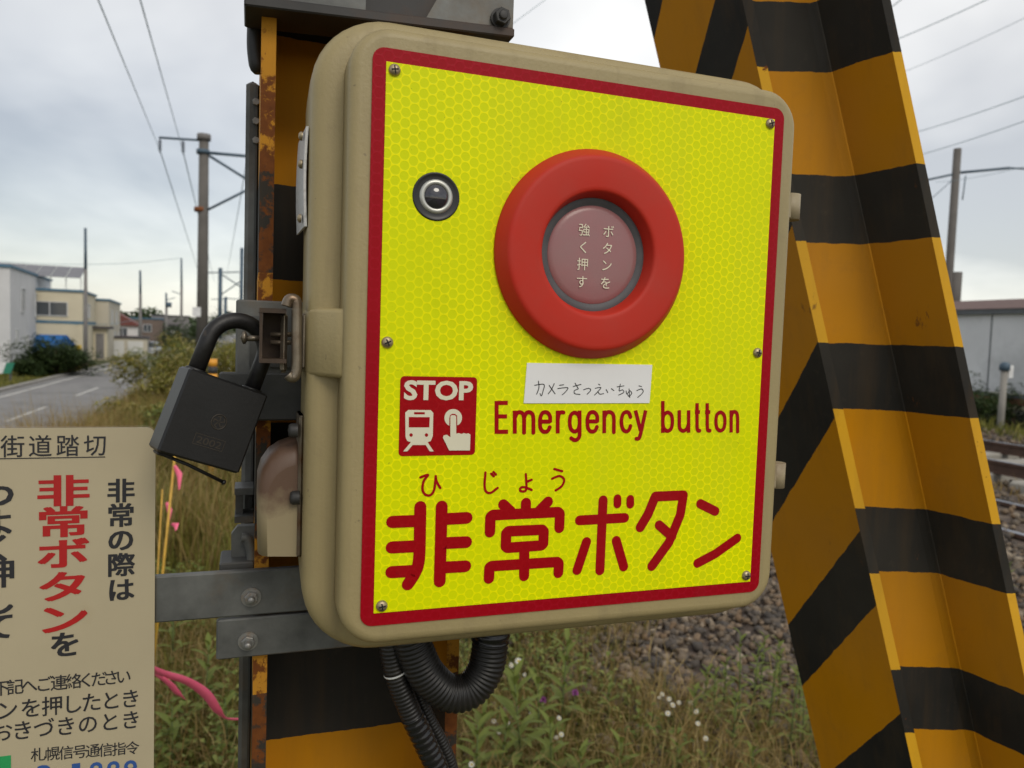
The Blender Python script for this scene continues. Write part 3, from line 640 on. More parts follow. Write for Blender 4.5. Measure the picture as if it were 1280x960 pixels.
s = MB(); s.box(-6, .6, -1.6, -.05, .2, 1.7); s.build('veranda', 'roof_red', hD, fD)
hE, fE = house(184, 72, 'garage', 'low cream garage with pale doors at the street bend', 5.4, 4, 1.75, 'wall_tan', 'roof_dark', cat='garage')
for a in (1.0, 2.6): s = MB(); s.box(-a - .65, -a + .65, -.05, -.005, .05, 1.5); s.build('door', 'wall_white', hE, fE)
hF, fF = house(203, 112, 'brown_house', 'dark brown flat topped house left of the transformer pole', 8, 9, 3.9, 'wall_brown', 'trim_blue', cat='house')
win(hF, fF, 'front', 2, 2.6, 1, 1)
hG, fG = house(236, 118, 'brown_house', 'dull grey house with dark porch left of the railway mast', 5.2, 9, 4.5, 'wall_dim', 'roof_dark', cat='house')
s = MB(); s.box(-3.4, -.9, -1.4, -.05, .4, 3.3); s.build('porch', 'roof_dark', hG, fG)
win(hG, fG, 'front', 4.4, 2.4, 1, 1); win(hG, fG, 'side', 2, 2.6, 1, 1)
s = MB(); s.box(-2.6, -1.7, -1.46, -1.41, 1.2, 2.4); s.build('porch_window', 'plate_white', hG, fG)
# parked car
p = AT(188, 443, 76); cf = Matrix.Translation((p.x, p.y, -1.69)) @ Matrix.Rotation(radians(15), 4, 'Z')
car = thing('parked_car', 'small silver car parked beside the garage', 'car', cf)
s = MB(); prof = [(-.8, .35), (-.8, .75), (-.62, .82), (.62, .82), (.8, .75), (.8, .35)]
s.loft([[(x * .9, y0 * 1, z) for x, z in prof] for y0 in (-1.9,)] + [[(x, y0, z + .05) for x, z in prof] for y0 in (-1.6, 0, 1.6)] + [[(x * .9, 1.9, z) for x, z in prof]]); s.build('body', 'car_silver', car, cf)
s = MB(); s.loft([[(-.68, y, .84), (.68, y, .84), (.55, y2, 1.35), (-.55, y2, 1.35)] for y, y2 in ((-1.35, -.9), (1.4, 1.0))]); s.build('cabin', 'window_glass', car, cf)
s = MB(); s.box(-.56, .56, -.9, 1.0, 1.345, 1.4, bev=.02); s.build('roof', 'car_silver', car, cf)
for sx in (-.72, .72):
    for sy in (-1.2, 1.2): s = MB(); s.lathe([(.01, -.1), (.29, -.1), (.31, 0), (.29, .1), (.01, .1)], (sx, sy, .31), (1, 0, 0), 18); s.build('wheel', 'car_tyre', car, cf)
for sx in (-.55, .55): s = MB(); s.box(sx - .14, sx + .14, -1.93, -1.86, .6, .74, bev=.02); s.build('headlight', 'plate_white', car, cf)
# striped bollard, green barrier
for (px, Y, w, lab) in ((95, 46, .09, 'left one of the two yellow marker stakes by the hedge'), (99, 47, .12, 'right one of the two yellow marker stakes by the hedge')):
    p = AT(px, 468, Y); b_ = thing('marker_stake', lab, 'marker stake', I4, (p.x, p.y, -1.7), group='yellow marker stakes')
    for i in range(7): s = MB(); s.tube([(p.x, p.y, -1.7 + i * .24), (p.x, p.y, -1.7 + i * .24 + .24)], w, 10); s.build('band', 'marker_yellow' if (i + px) % 2 else ('marker_black' if px == 95 else 'marker_yellow'), b_)
p = AT(-17, 478, 38); b_ = thing('road_barrier', 'green and white striped barrier at the grass verge', 'barrier', I4, (p.x, p.y, -1.7))
for i in range(6): s = MB(); s.add([(p.x - 1.2 + i * .4, p.y, -1.3), (p.x - .8 + i * .4, p.y, -1.3), (p.x - .6 + i * .4, p.y, -.75), (p.x - 1.0 + i * .4, p.y, -.75), (p.x - 1.2 + i * .4, p.y + .05, -1.3), (p.x - .8 + i * .4, p.y + .05, -1.3), (p.x - .6 + i * .4, p.y + .05, -.75), (p.x - 1.0 + i * .4, p.y + .05, -.75)], [(0, 1, 2, 3), (7, 6, 5, 4), (0, 4, 5, 1), (3, 2, 6, 7), (1, 5, 6, 2), (0, 3, 7, 4)]); s.build('board', 'barrier_green' if i % 2 else 'plate_white', b_)
for x in (-1.0, 1.1): s = MB(); s.box(p.x + x, p.x + x + .08, p.y + .06, p.y + .14, -1.7, -.7); s.build('leg', 'galvanised', b_)
p = AT(266, 458, 6.2); b_ = thing('delineator_post', 'orange banded delineator post seen through the padlock shackle', 'post', I4, (p.x, p.y, -.1))
for i in range(5): s = MB(); s.tube([(p.x, p.y, p.z + .06 - (i + 1) * .06), (p.x, p.y, p.z + .06 - i * .06)], .035, 16); s.build('band', 'marker_orange' if i % 2 == 0 else 'marker_black', b_)
s = MB(); s.tube([(p.x, p.y, -.1), (p.x, p.y, p.z - .24)], .03, 16); s.build('shaft', 'marker_orange', b_)

# ================================================================== EMERGENCY BUTTON BOX
bb = thing('emergency_button_box', 'beige crossing box with bright yellow plate and big round red button', 'button box', BF, (0, .05, -.2))
fix = lambda o: fix_normals(o)
def off(hw, hh, r, y): return rrect(hw, hh, r, y, n=10)
s = MB(); s.loft([off(.1745, .1995, .046, .098), off(.1755, .2005, .046, .094), off(.1765, .2015, .046, .05), off(.1765, .2015, .046, .038), off(.1752, .2002, .0455, .0325), off(.1722, .1972, .043, .0285), off(.168, .193, .039, .0268), off(.160, .189, .030, .0262), off(.152, .18, .026, .0262)])
fix(s.build('body', 'box_paint', bb, BF))
s = MB(); secs = [off(.1575, .1865, .026, .0264), off(.1572, .1862, .0258, .009)]
for k in range(6): a = radians(15 * (k + 1)); secs.append(off(.1572 - .0066 * (1 - cos(a)), .1862 - .0066 * (1 - cos(a)), .0258 - .0066 * (1 - cos(a)), .0072 - .0066 * sin(a)))
s.loft(secs); fix(s.build('lid', 'box_paint', bb, BF))
a0, a1 = PL(400, 386, .04)[1], PL(400, 469, .04)[1]
pp = [(-.155, .0075), (-.1582, .0085), (-.1615, .0125), (-.1660, .0180), (-.1710, .0240), (-.1750, .0305), (-.1771, .0390), (-.1774, .088), (-.155, .088)]
ins = lambda k: [(min(x + k, -.155), y + k) for x, y in pp]
s = MB(); s.loft([[(x, y, z) for x, y in ins(k_)] for z, k_ in ((a1, .002), (a1 + .0012, .0006), (a1 + .003, 0), (a0 - .003, 0), (a0 - .0012, .0006), (a0, .002))]); fix(s.build('latch_pad', 'box_paint', bb, BF))
s = MB(); s.add(off(.1443, .173, .0075, -.0001), [tuple(range(44))[::-1]]); br = fix(s.build('border_sheet', 'red_sheeting', bb, BF))
s = MB(); s.box(-.1363, .1363, -.0004, 0, -.165, .165); s.build('plate_sheet', 'yellow_sheeting', bb, BF)
s = MB(); s.loft([off(.1440, .1727, .0073, .0009), off(.1440, .1727, .0073, .0001)], sm=False); fix(s.build('backing_sheet', 'ink_red', bb, BF))
# hinges
for z0, z1 in ((.1065, .1265), (-.1075, -.0875)):
    s = MB(); s.tube([(.1935, .052, z0), (.1935, .052, z1)], .0085, 20); s.box(.172, .1935, .0445, .058, z0 + .001, z1 - .001); s.build('hinge', 'hinge_paint', bb, BF)
# round button
BC = (.0005, 0, .0615)
prof = [(.0668, .0002), (.0674, -.0006), (.0674, -.0022), (.0668, -.0032), (.0622, -.0104), (.0614, -.0113), (.0602, -.0118), (.0585, -.0120), (.050, -.0119), (.0425, -.0118), (.0405, -.0116), (.0395, -.0110), (.0389, -.0099), (.0362, -.0010), (.0360, .0)]
s = MB(); s.lathe([(r, h) for r, h in prof], BC, (0, 1, 0), 96); ring = fix(s.build('button_ring', 'button_red', bb, BF))
s = MB(); s.lathe([(.0368, -.0020), (.0348, -.0024), (.0330, -.0016), (.0312, -.0008)], BC, (0, 1, 0), 64); fix(s.build('button_seal', 'rubber_grey', bb, BF))
s = MB(); s.lathe([(.0318, -.0010), (.0312, -.0016), (.028, -.0022), (.018, -.0027), (.008, -.0029), (.0004, -.003)], BC, (0, 1, 0), 64, cap1=True); wn_ = fix(s.build('button_window', 'window_plastic', bb, BF))
s = MB()
for i, ch in enumerate('ボタンを'): x, z = PL(*(600 + [531, 527, 523, 519][i] / 3.31, 170 + [395, 466, 535, 608][i] / 3.31), -.003); put_char(s, ch, x, z, .0085, .0085, -.00335)
for i, ch in enumerate('強く押す'): x, z = PL(*(600 + [431, 428, 424, 420][i] / 3.31, 170 + [388, 460, 530, 603][i] / 3.31), -.003); put_char(s, ch, x, z, .0085, .0085, -.00335)
s.build('lettering', 'window_letters', wn_, BF)
# sensor window
cxz = PL(545, 246); CC = (cxz[0], 0, cxz[1])
s = MB(); s.lathe([(.0146, -.0004), (.0144, -.0009), (.0138, -.0010), (.0130, -.0007), (.0112, -.0005), (.0095, -.0005)], CC, (0, 1, 0), 48); cm = fix(s.build('sensor', 'lens_black', bb, BF))
s = MB(); s.lathe([(.0104, -.0004), (.0101, -.0010), (.0092, -.0015), (.0078, -.0017), (.0073, -.0010)], CC, (0, 1, 0), 48); fix(s.build('sensor_ring', 'silver_ring', cm, BF))
s = MB(); s.lathe([(.0105, -.0002), (.0102, -.0004), (.0098, -.0004)], CC, (0, 1, 0), 48); s.lathe([(.0075, -.0008), (.0062, -.0021), (.004, -.0030), (.002, -.0034), (.0003, -.0035)], CC, (0, 1, 0), 40, cap1=True); fix(s.build('lens', 'lens_glass', cm, BF))
# screws
scr = None
for px, py in ((493, 88), (962, 155), (946, 441), (484, 428), (932, 719), (477, 757)):
    x, z = PL(px, py)
    s = MB(); s.lathe([(.0036, -.0003), (.0035, -.0012), (.0028, -.0022), (.0012, -.0027), (.0002, -.0028)], (x, 0, z), (0, 1, 0), 22, cap1=True); sw = fix(s.build('screw', 'screw_brass', bb, BF))
    a_ = random.uniform(-.5, .5); q = MB()
    for k in (0, pi / 2):
        M = Matrix.Translation((x, 0, z)) @ Matrix.Rotation(a_ + k, 4, 'Y'); q.box(-.0021, .0021, -.0029, -.0024 - .00005 * k, -.00042, .00042, M)
    q.build('slot', 'slot_black', sw, BF)
# big lettering, drawn stroke by stroke
def za(x, y): return PL(470 + x / 4.8, 570 + y / 4.8)
def zb(x, y): return PL(460 + x / 2.56, 440 + y / 2.56)
YS = -.0006; W1 = .0076
s = MB()
for path in ([(265, 305), (263, 420), (260, 570), (252, 650), (228, 710), (190, 768)], [(393, 302), (388, 500), (381, 750)], [(97, 394), (265, 387)], [(94, 547), (262, 539)], [(92, 695), (235, 687)], [(393, 378), (543, 370)], [(390, 522), (540, 515)], [(385, 668), (535, 660)]):
    P = [za(*q) for q in path]; P = [(v.x, v.z) for v in smoothpts([(a, 0, b_) for a, b_ in P], 4)] if len(P) > 3 else P; stroke(s, P, W1, YS)
for path in ([(762, 290), (810, 335)], [(898, 281), (898, 335)], [(1030, 273), (975, 330)], [(682, 455), (685, 365), (698, 353), (1090, 335), (1101, 345), (1098, 430)], [(888, 560), (887, 718)], [(676, 733), (679, 668), (690, 659), (1085, 634), (1095, 643), (1092, 700)]):
    stroke(s, [za(*q) for q in path], .0070, YS)
stroke(s, [za(*q) for q in [(780, 462), (792, 450), (995, 441), (1005, 452), (1002, 525), (992, 535), (788, 549), (777, 540)]], .0070, YS, closed=True)
for path in ([(676, 538), (820, 530)], [(751, 474), (741, 698)], [(698, 607), (668, 697)], [(793, 603), (817, 686)], [(870, 560), (895, 518), (918, 462), (1008, 458), (998, 520), (962, 608), (907, 684)], [(930, 553), (972, 590)], [(1062, 485), (1110, 509)], [(1053, 675), (1110, 645), (1180, 595)]):
    P = [zb(*q) for q in path]
    stroke(s, P, .0067 if len(path) != 7 else .0070, YS)
for path in ([(797, 468), (797, 486)], [(838, 470), (838, 487)]): stroke(s, [zb(*q) for q in path], .0058, YS)
s.build('lettering', 'red_print', bb, BF)
s = MB()
for path in ([(266, 127), (310, 113), (285, 150), (278, 200), (295, 230), (325, 233), (348, 200), (357, 120)], [(357, 120), (362, 150), (384, 190)], None, [(655, 98), (650, 180), (662, 215), (690, 218), (728, 190)], [(690, 105), (705, 120)], [(703, 95), (718, 110)], [(897, 108), (901, 188), (890, 210), (865, 208), (866, 190), (890, 186), (932, 202)], [(900, 155), (932, 141)], [(1068, 77), (1115, 90)], [(1055, 135), (1100, 119), (1127, 142), (1112, 180), (1076, 205)]):
    if path is None: s.build('lettering', 'red_print', bb, BF); s = MB(); continue
    P = [za(*q) for q in path]
    if len(P) > 2: P = [(v.x, v.z) for v in smoothpts([(a, 0, b_) for a, b_ in P], 6)]
    stroke(s, P, .0016, YS)
s.build('lettering', 'red_print', bb, BF)
s = MB()
def ze(x, y): return PL(480 + x / 2.667, 450 + y / 2.667)
def letter(x0, x1, paths, t_=12.0):
    """upright condensed letter between x0 and x1; u across, v = 0 baseline .. 1 x-height, 1.42 cap height"""
    for pth, sm_ in paths:
        pts = []
        for u_, v_ in pth:
            x = x0 + t_ / 2 + (x1 - x0 - t_) * u_; yb = 245.5 - 4.5 * (x - 368) / 812; yt = 168.5 - 1.5 * (x - 368) / 812; pts.append((x, yb + (yt - yb) * v_))
        if sm_: pts = [(q.x, q.y) for q in smoothpts([(a, b_, 0) for a, b_ in pts], 5)]
        stroke(s, [ze(*q) for q in pts], .0027, YS, ends=False)
h_ = .085
arch = lambda u0, u1: [(u0, .68), (u0 + (u1 - u0) * .22, .88), (u0 + (u1 - u0) * .55, .93), (u0 + (u1 - u0) * .9, .84), (u1, .62), (u1, .3), (u1, 0)]
bowl = [(.5, .92), (.12, .80), (0, .5), (.12, .2), (.5, .08), (.88, .2), (1, .5), (.88, .80), (.5, .92)]
e_l = [([(0, .52), (1, .52)], 0), ([(1, .50), (.97, .76), (.75, .90), (.5, .93), (.22, .88), (.04, .70), (0, .5), (.04, .26), (.24, .11), (.5, .07), (.78, .12), (.98, .30)], 1)]
n_l = [([(0, 0), (0, 1)], 0), (arch(0, 1), 1)]
t_l = [([(.42, 1.32), (.42, .5), (.45, .2), (.62, .09), (.98, .09)], 1), ([(0, .92), (1, .92)], 0)]
letter(368, 414, [([(0, 0), (0, 1.42)], 0), ([(0, 1.42 - h_), (1.13, 1.42 - h_)], 0), ([(0, .75), (1.05, .75)], 0), ([(0, h_), (1.15, h_)], 0)], 13)
letter(429, 503, [([(0, 0), (0, 1)], 0), (arch(0, .5), 1), (arch(.5, 1), 1)])
letter(513, 559, e_l)
letter(572, 602, [([(0, 0), (0, 1)], 0), ([(0, .55), (.2, .82), (.6, .92), (1.15, .91)], 1)])
letter(612, 657, [(bowl, 1), ([(1, 1), (1, .2), (.98, -.12), (.75, -.27), (.45, -.29), (.1, -.20)], 1)])
letter(671, 716, e_l); letter(727, 771, n_l)
letter(784, 827, [([(1, .68), (.82, .88), (.5, .93), (.16, .82), (0, .5), (.16, .18), (.5, .07), (.82, .14), (1, .34)], 1)])
letter(831, 877, [([(0, 1), (.5, .10)], 0), ([(1, 1), (.62, .20), (.45, -.12), (.3, -.25), (.05, -.25)], 1)])
s.build('lettering', 'red_print', bb, BF); s = MB()
letter(922, 966, [([(0, 0), (0, 1.42)], 0), (bowl, 1)]); letter(977, 1020, [([(0, 1), (0, .5), (.05, .2), (.4, .08), (.8, .18), (1, .4)], 1), ([(1, 1), (1, 0)], 0)])
letter(1029, 1058, t_l); letter(1063, 1092, t_l); letter(1099, 1141, [(bowl, 1)]); letter(1150, 1183, n_l, 11.5)
s.build('lettering', 'red_print', bb, BF)
# STOP pictogram
def zp(x, y): return PL(490 + x / 8, 460 + y / 8)
pc = [zp(80, 80), zp(848, 92), zp(828, 868), zp(65, 880)]
ccx = sum(p[0] for p in pc) / 4; ccz = sum(p[1] for p in pc) / 4; hw = (pc[1][0] - pc[0][0] + pc[2][0] - pc[3][0]) / 4; hh = (pc[0][1] - pc[3][1] + pc[1][1] - pc[2][1]) / 4
s = MB(); s.add(rrect(hw, hh, .0025, YS, ccx, ccz), [tuple(range(36))[::-1]]); pg = fix(s.build('pictogram', 'red_print', bb, BF))
Y2, Y3 = YS - .0002, YS - .0004
s = MB(); put_text(s, 'STOP', zp(118, 200)[0], zp(808, 200)[0], zp(460, 320)[1], zp(460, 127)[1], Y2, .035, 'T')
def poly(mb, pts, y, f=zp): mb.add([(f(*p)[0], y, f(*p)[1]) for p in pts], [tuple(range(len(pts)))[::-1]])
poly(s, [(130, 445), (160, 418), (385, 420), (410, 448), (405, 680), (385, 728), (350, 742), (345, 768), (195, 768), (190, 740), (150, 728), (133, 690)], Y2)
poly(s, [(185, 740), (215, 755), (150, 832), (108, 832)], Y2 - .00005); poly(s, [(325, 755), (352, 740), (415, 832), (375, 832)], Y2 - .00005)
ring_ = [(609 + 88 * cos(radians(a)), 497 + 88 * sin(radians(a))) for a in range(117, 424, 12)]
poly(s, ring_ + [(640, 560), (609, 470), (578, 560)], Y2)
hand = [(580, 480), (592, 470), (626, 470), (638, 484), (638, 650), (665, 648), (690, 658), (712, 648), (738, 656), (760, 650), (780, 665), (775, 822), (568, 822), (505, 695), (512, 672), (545, 665), (578, 690)]
s.build('pictogram_symbol', 'cream_print', pg, BF)
q = MB(); poly(q, [(570, 500), (575, 475), (595, 457), (628, 457), (648, 475), (650, 640), (570, 640)], Y2 - .0001)
poly(q, [(218, 440), (325, 440), (325, 462), (218, 462)], Y2 - .0001); poly(q, [(165, 488), (375, 490), (370, 592), (165, 592)], Y2 - .0001)
for c_ in (188, 342): poly(q, [(c_ + 17 * cos(radians(a)), 668 + 18 * sin(radians(a))) for a in range(0, 360, 24)], Y2 - .0001)
q.build('pictogram_symbol', 'red_print', pg, BF)
q = MB()
poly(q, [(580, 484), (592, 470), (626, 470), (638, 484), (638, 700), (580, 700)], Y3); poly(q, [(578, 690), (638, 655), (665, 648), (690, 658), (712, 648), (738, 656), (760, 650), (780, 665), (775, 822), (568, 822), (505, 695), (512, 672), (545, 665)], Y3 - .00005)
q.build('pictogram_symbol', 'cream_print', pg, BF)
# handwritten paper label
def zl(x, y): return PL(640 + x / 6.737, 440 + y / 6.737, -.0011)
cs = [zl(128, 92), zl(1182, 108), zl(1158, 430), zl(100, 432)]
s = MB(); s.prism(cs, -.0011, -.0003); lb = fix(s.build('paper_label', 'paper_label', bb, BF))
s = MB()
ink = [[(190, 280), (268, 272), (262, 325), (248, 368), (235, 350)], [(222, 245), (226, 300), (207, 355)], [(355, 265), (335, 310), (305, 352)], [(312, 280), (362, 352)], [(400, 279), (435, 276)], [(385, 308), (468, 300), (450, 335), (422, 360)], [(515, 290), (580, 272)], [(530, 262), (558, 308)], [(555, 312), (525, 325), (528, 350), (572, 357)], [(602, 318), (645, 305), (662, 322), (632, 355)], [(728, 270), (740, 278)], [(700, 305), (748, 299), (725, 330), (695, 362)], [(722, 332), (738, 354), (772, 350)], [(792, 315), (806, 342)], [(836, 308), (858, 325)], [(885, 293), (942, 285)], [(912, 270), (902, 325), (930, 318), (940, 340), (898, 362)], [(960, 328), (968, 355), (990, 325), (1008, 348), (985, 372), (975, 360)], [(985, 310), (992, 382)], [(1068, 285), (1090, 290)], [(1050, 325), (1092, 310), (1102, 340), (1058, 382)]]
for path in ink:
    P = [zl(*q) for q in path]
    if len(P) > 2: P = [(v.x, v.z) for v in smoothpts([(a, 0, b_) for a, b_ in P], 4)]
    stroke(s, P, .00055, -.00125)
s.build('handwriting', 'pen_ink', lb, BF)
# nameplate on the left flank
z1, z0 = PL(380, 172, .07)[1], PL(378, 290, .07)[1]
s = MB(); N = 9
s.loft([[(-.1785 - .0010 * sin(pi * k / N) , .040, z0 + (z1 - z0) * k / N), (-.1770 - .0010 * sin(pi * k / N), .040, z0 + (z1 - z0) * k / N), (-.1795 - .0010 * sin(pi * k / N), .088, z0 + (z1 - z0) * k / N), (-.1805 - .0010 * sin(pi * k / N), .088, z0 + (z1 - z0) * k / N)] for k in range(N + 1)], sm=False)
npl = fix(s.build('nameplate', 'nameplate', bb, BF))
for z in (z0 + .006, z0 + .040, z1 - .004):
    s = MB(); s.lathe([(.0028, 0), (.0028, .0012), (.0014, .0024)], (-.1800, .050, z), (-1, 0, 0), 12, cap1=True); s.build('screw', 'screw_brass', npl, BF)
# upper latch on the left flank
def bx(x0, x1, y0p, y1p, ya, yb, bev=.0, mb=None):
    A_ = PL(x0, y1p, ya); B_ = PL(x1, y0p, ya); m_ = mb or MB(); m_.box(A_[0], B_[0], ya, yb, A_[1], B_[1], bev=bev); return m_
bx(376, 384, 392, 461, .040, .066, .0012).build('latch_plate', 'hasp_steel', bb, BF)
hs = bx(350, 360, 391, 466, .046, .056, .0022).build('latch', 'hasp_steel', bb, BF)
loop = [P3(x, y, .036) for x, y in ((358, 383), (361, 375), (367, 374), (371, 381), (371, 420), (371, 462), (366, 472), (360, 468))]
s = MB(); s.tube(smoothpts(loop, 5), .0033, 14); s.build('latch_loop', 'hasp_steel', hs, BF)
s = MB(); bx(324, 358, 386, 390.5, .036, .062, .0, s); bx(324, 358, 449, 453.5, .036, .062, .0, s); bx(324, 328.5, 390.4, 449.1, .0365, .062, .0, s); bx(328, 358, 390.6, 448.9, .0615, .063, .0, s); s.build('hasp_bracket', 'hasp_dark', hs, BF)
for yy in (418, 428):
    s = MB(); s.tube([P3(338, yy, .05), P3(374, yy, .05)], .0016, 10); s.build('pin', 'hasp_steel', hs, BF)
s = MB(); s.tube([P3(305, 423, .052), P3(328, 423, .052)], .0019, 10); s.lathe([(.0022, 0), (.0042, .001), (.0042, .0025), (.001, .004)], P3(309, 422, .052), (-1, 0, 0), 12, cap1=True); s.build('pin', 'hasp_steel', hs, BF)
for yy in (404, 443):
    s = MB(); bolt(s, P3(377, yy, .045), (-1, 0, 0), .0022, .0022); s.build('rivet', 'bolt_steel', hs, BF)
# lower cover hood with its plate
hp = bx(371, 380, 520, 697, .045, .080, .0015).build('cover_plate', 'hasp_steel', bb, BF)
o0 = [(376, 692), (376, 553), (364, 555), (350, 560), (337, 569), (327, 583), (322, 600), (321, 630), (322, 692)]
def hsec(y, ins):
    P = [PL(a, b_, .055) for a, b_ in o0]; cx_ = P[0][0]; cz_ = (P[0][1] + P[3][1]) / 2
    out = [(cx_, y, P[0][1])] + [(cx_ + (a - cx_) * (1 - ins), y, b_ - (b_ - P[0][1]) * ins * .8) for a, b_ in P[1:]]; return out
s = MB(); s.loft([hsec(.090, 0), hsec(.060, 0), hsec(.054, .03), hsec(.050, .10), hsec(.048, .22)]); hd = fix(s.build('cover_hood', 'hood_paint', bb, BF))
for (px, py, r) in ((372, 538, .0045), (374, 622, .0045)):
    s = MB(); p = P3(px, py, .046); s.lathe([(r, 0), (r, .004), (r * .8, .0055), (.0006, .006)], p, (-1, 0, 0), 18, cap1=True); s.build('bolt', 'bolt_black', hp, BF)

# ================================================================== PADLOCK
Ylk = .475
lp = AT(267, 527, Ylk)
LF = Matrix.Translation(lp) @ Matrix.Rotation(radians(37), 4, 'Z') @ Matrix.Rotation(radians(20), 4, 'Y')
pk = thing('padlock', 'black padlock hanging tilted from the box latch', 'padlock', Matrix.Translation(AT(250, 570, Ylk)))
s = MB(); s.box(-.0258, .0258, -.003, .022, -.0268, .0268, bev=.0013); s.build('body', 'lock_black', pk, LF)
sh = [(-.0185, .0095, .024), (-.0185, .0095, .048)] + [(-.0185 * cos(radians(a)), .0095, .048 + .0185 * sin(radians(a))) for a in range(12, 180, 12)] + [(.0185, .0095, .048), (.0185, .0095, .024)]
s = MB(); s.tube(sh, .0052, 20); s.build('shackle', 'lock_shackle', pk, LF)
for x in (-.0185, .0185): s = MB(); s.lathe([(.0066, .0266), (.0066, .0276), (.0056, .028)], (x, .0095, 0), (0, 0, 1), 20); s.build('collar', 'lock_black', pk, LF)
s = MB(); yl = -.00325
s.lathe([(.0049, 0), (.0049, .0003), (.0043, .0003), (.0043, 0)], (.0022, -.003, .0008), (0, -1, 0), 32)
for k in range(5): a = 2 * pi * k / 5; stroke(s, [(.0022 + .0008 * cos(a), .0008 + .0008 * sin(a)), (.0022 + .0034 * cos(a + .3), .0008 + .0034 * sin(a + .3)), (.0022 + .0036 * cos(a + .8), .0008 + .0036 * sin(a + .8))], .0007, yl)
s.build('emblem', 'lock_engraving', pk, LF)
s = MB(); 
for (x0, x1, z0, z1) in ((-.0085, .0105, -.0098, -.0094), (-.0085, .0105, -.0164, -.0160), (-.0085, -.0081, -.0160, -.0098), (.0101, .0105, -.0160, -.0098)): s.box(x0, x1, -.0033, -.003, z0, z1)
put_text(s, '2002', -.0068, .0088, -.0152, -.0108, -.0032, .01); s.build('number', 'lock_engraving', pk, LF)
s = MB(); s.box(-.0235, -.014, .004, .016, -.0292, -.0267, bev=.0008); s.build('key_cover', 'lock_black', pk, LF)
s = MB(); s.tube([(-.018, .008, -.0285), (-.004, .006, -.0300), (.020, .004, -.0345)], .0011, 8); s.lathe([(.0014, 0), (.0019, .001), (.001, .002)], (.020, .004, -.0345), (1, 0, -.2), 8, cap1=True); s.build('key_cover_arm', 'lock_black', pk, LF)

# ================================================================== LEFT STEEL POST
GZ = -EYE + .006
def uvbox(x0, x1, y0, y1, z0, z1):
    s = MB(); s.box(x0, x1, y0, y1, z0, z1); s.uv = [(v[0], v[2]) for v in s.v]; return s
ps = thing('steel_post', 'upright black and amber striped steel post behind the button box', 'post', BF, (-.13, .19, GZ))
YP = .110; XL, XR = -.2049, -.0505; WEBY = YP + .075; ZT = .75
uvbox(XL, XL + .0098, YP + .0006, YP + .15, GZ - .1, ZT).build('flange', 'post_stripes', ps, BF)
uvbox(XR - .0098, XR, YP + .0006, YP + .15, GZ - .1, ZT).build('flange', 'post_stripes', ps, BF)
uvbox(XL + .0098, XR - .0098, WEBY, WEBY + .008, GZ - .1, ZT).build('web', 'post_stripes', ps, BF)
uvbox(XL, XL + .0098, YP, YP + .0005, GZ - .1, ZT).build('flange_edge', 'post_edge_stripes', ps, BF)
uvbox(XR - .0098, XR, YP, YP + .0005, GZ - .1, ZT).build('flange_edge', 'post_edge_stripes', ps, BF)

# mounting bars
mbk = thing('mounting_bracket', 'pair of grey galvanised flat bars bolted across the post above the padlock', 'bracket', BF, (-.13, .105, -.06))
A_ = PL(294, 382, .1)
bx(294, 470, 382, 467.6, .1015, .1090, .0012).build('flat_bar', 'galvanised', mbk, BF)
bx(273, 470, 468.4, 526, .0985, .1060, .0012).build('flat_bar', 'galvanised_dark', mbk, BF)  # darker zinc colour stands in for shade on the angle's underside
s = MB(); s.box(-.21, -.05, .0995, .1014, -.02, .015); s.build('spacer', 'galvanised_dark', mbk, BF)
lmb = thing('mounting_bracket', 'pair of grey galvanised flat bars with bolts carrying the cream sign', 'bracket', BF, (-.2, .105, -.23))
s = MB(); s.box(-.335, -.04, .1022, .1090, -.1972, -.1648, bev=.001); fb1 = s.build('flat_bar', 'galvanised', lmb, BF)
s = MB(); s.box(-.2297, -.04, .1022, .1090, -.2275, -.1990, bev=.001); fb2 = s.build('flat_bar', 'galvanised', lmb, BF)
for (px, py, st) in ((314, 746, .0045), (310, 801, .006)):
    s = MB(); bolt(s, P3(px, py, .1022), (0, -1, 0), .0048, .005, .0068, st); s.build('bolt', 'bolt_steel', fb1 if py < 780 else fb2, BF)

# top cross piece
tb = thing('cross_bracket', 'dark steel angle, underside shade painted in, with grey plates and a black bolt across the top of the post', 'bracket', BF, (-.12, .12, .22))
SHR = Matrix.Identity(4); SHR[2][0] = .045; SHR[2][3] = .0075      # the piece sits slightly out of level
TB = BF @ SHR
s = MB(); s.box(-.2163, -.0266, .094, .135, .2225, .2295, bev=.001); s.build('lower_leaf', 'black_steel_shade', tb, TB)  # black colour here stands in for shade under the grey angle
s = MB(); s.box(-.2160, -.0268, .104, .112, .2296, .45); s.build('upright_leaf', 'black_steel_shade', tb, TB)
s = MB(); s.prism([(-.2155, .2298), (-.136, .2298), (-.136, .45), (-.2155, .45)], .0972, .1035); s.build('plate', 'galvanised', tb, TB)
s = MB(); s.prism([(-.093, .2298), (-.0270, .2298), (-.0270, .45), (.02, .45)][:3] + [(-.050, .45), (-.0755, .262)], .0972, .1035); s.build('plate', 'galvanised', tb, TB)
s = MB(); bolt(s, P3(625, 24, .0965), (0, -1, 0), .0062, .008, .0075, .002); s.build('bolt', 'bolt_black', tb, BF)
s = MB(); s.tube(smoothpts([P3(323, -30, .14), P3(320, 20, .14), P3(319, 60, .14), P3(323, 92, .14)], 5), [.0058] * 14 + [.005, .003], 14); rb = s.build('rubber_sleeve', 'rubber_black', tb, BF)

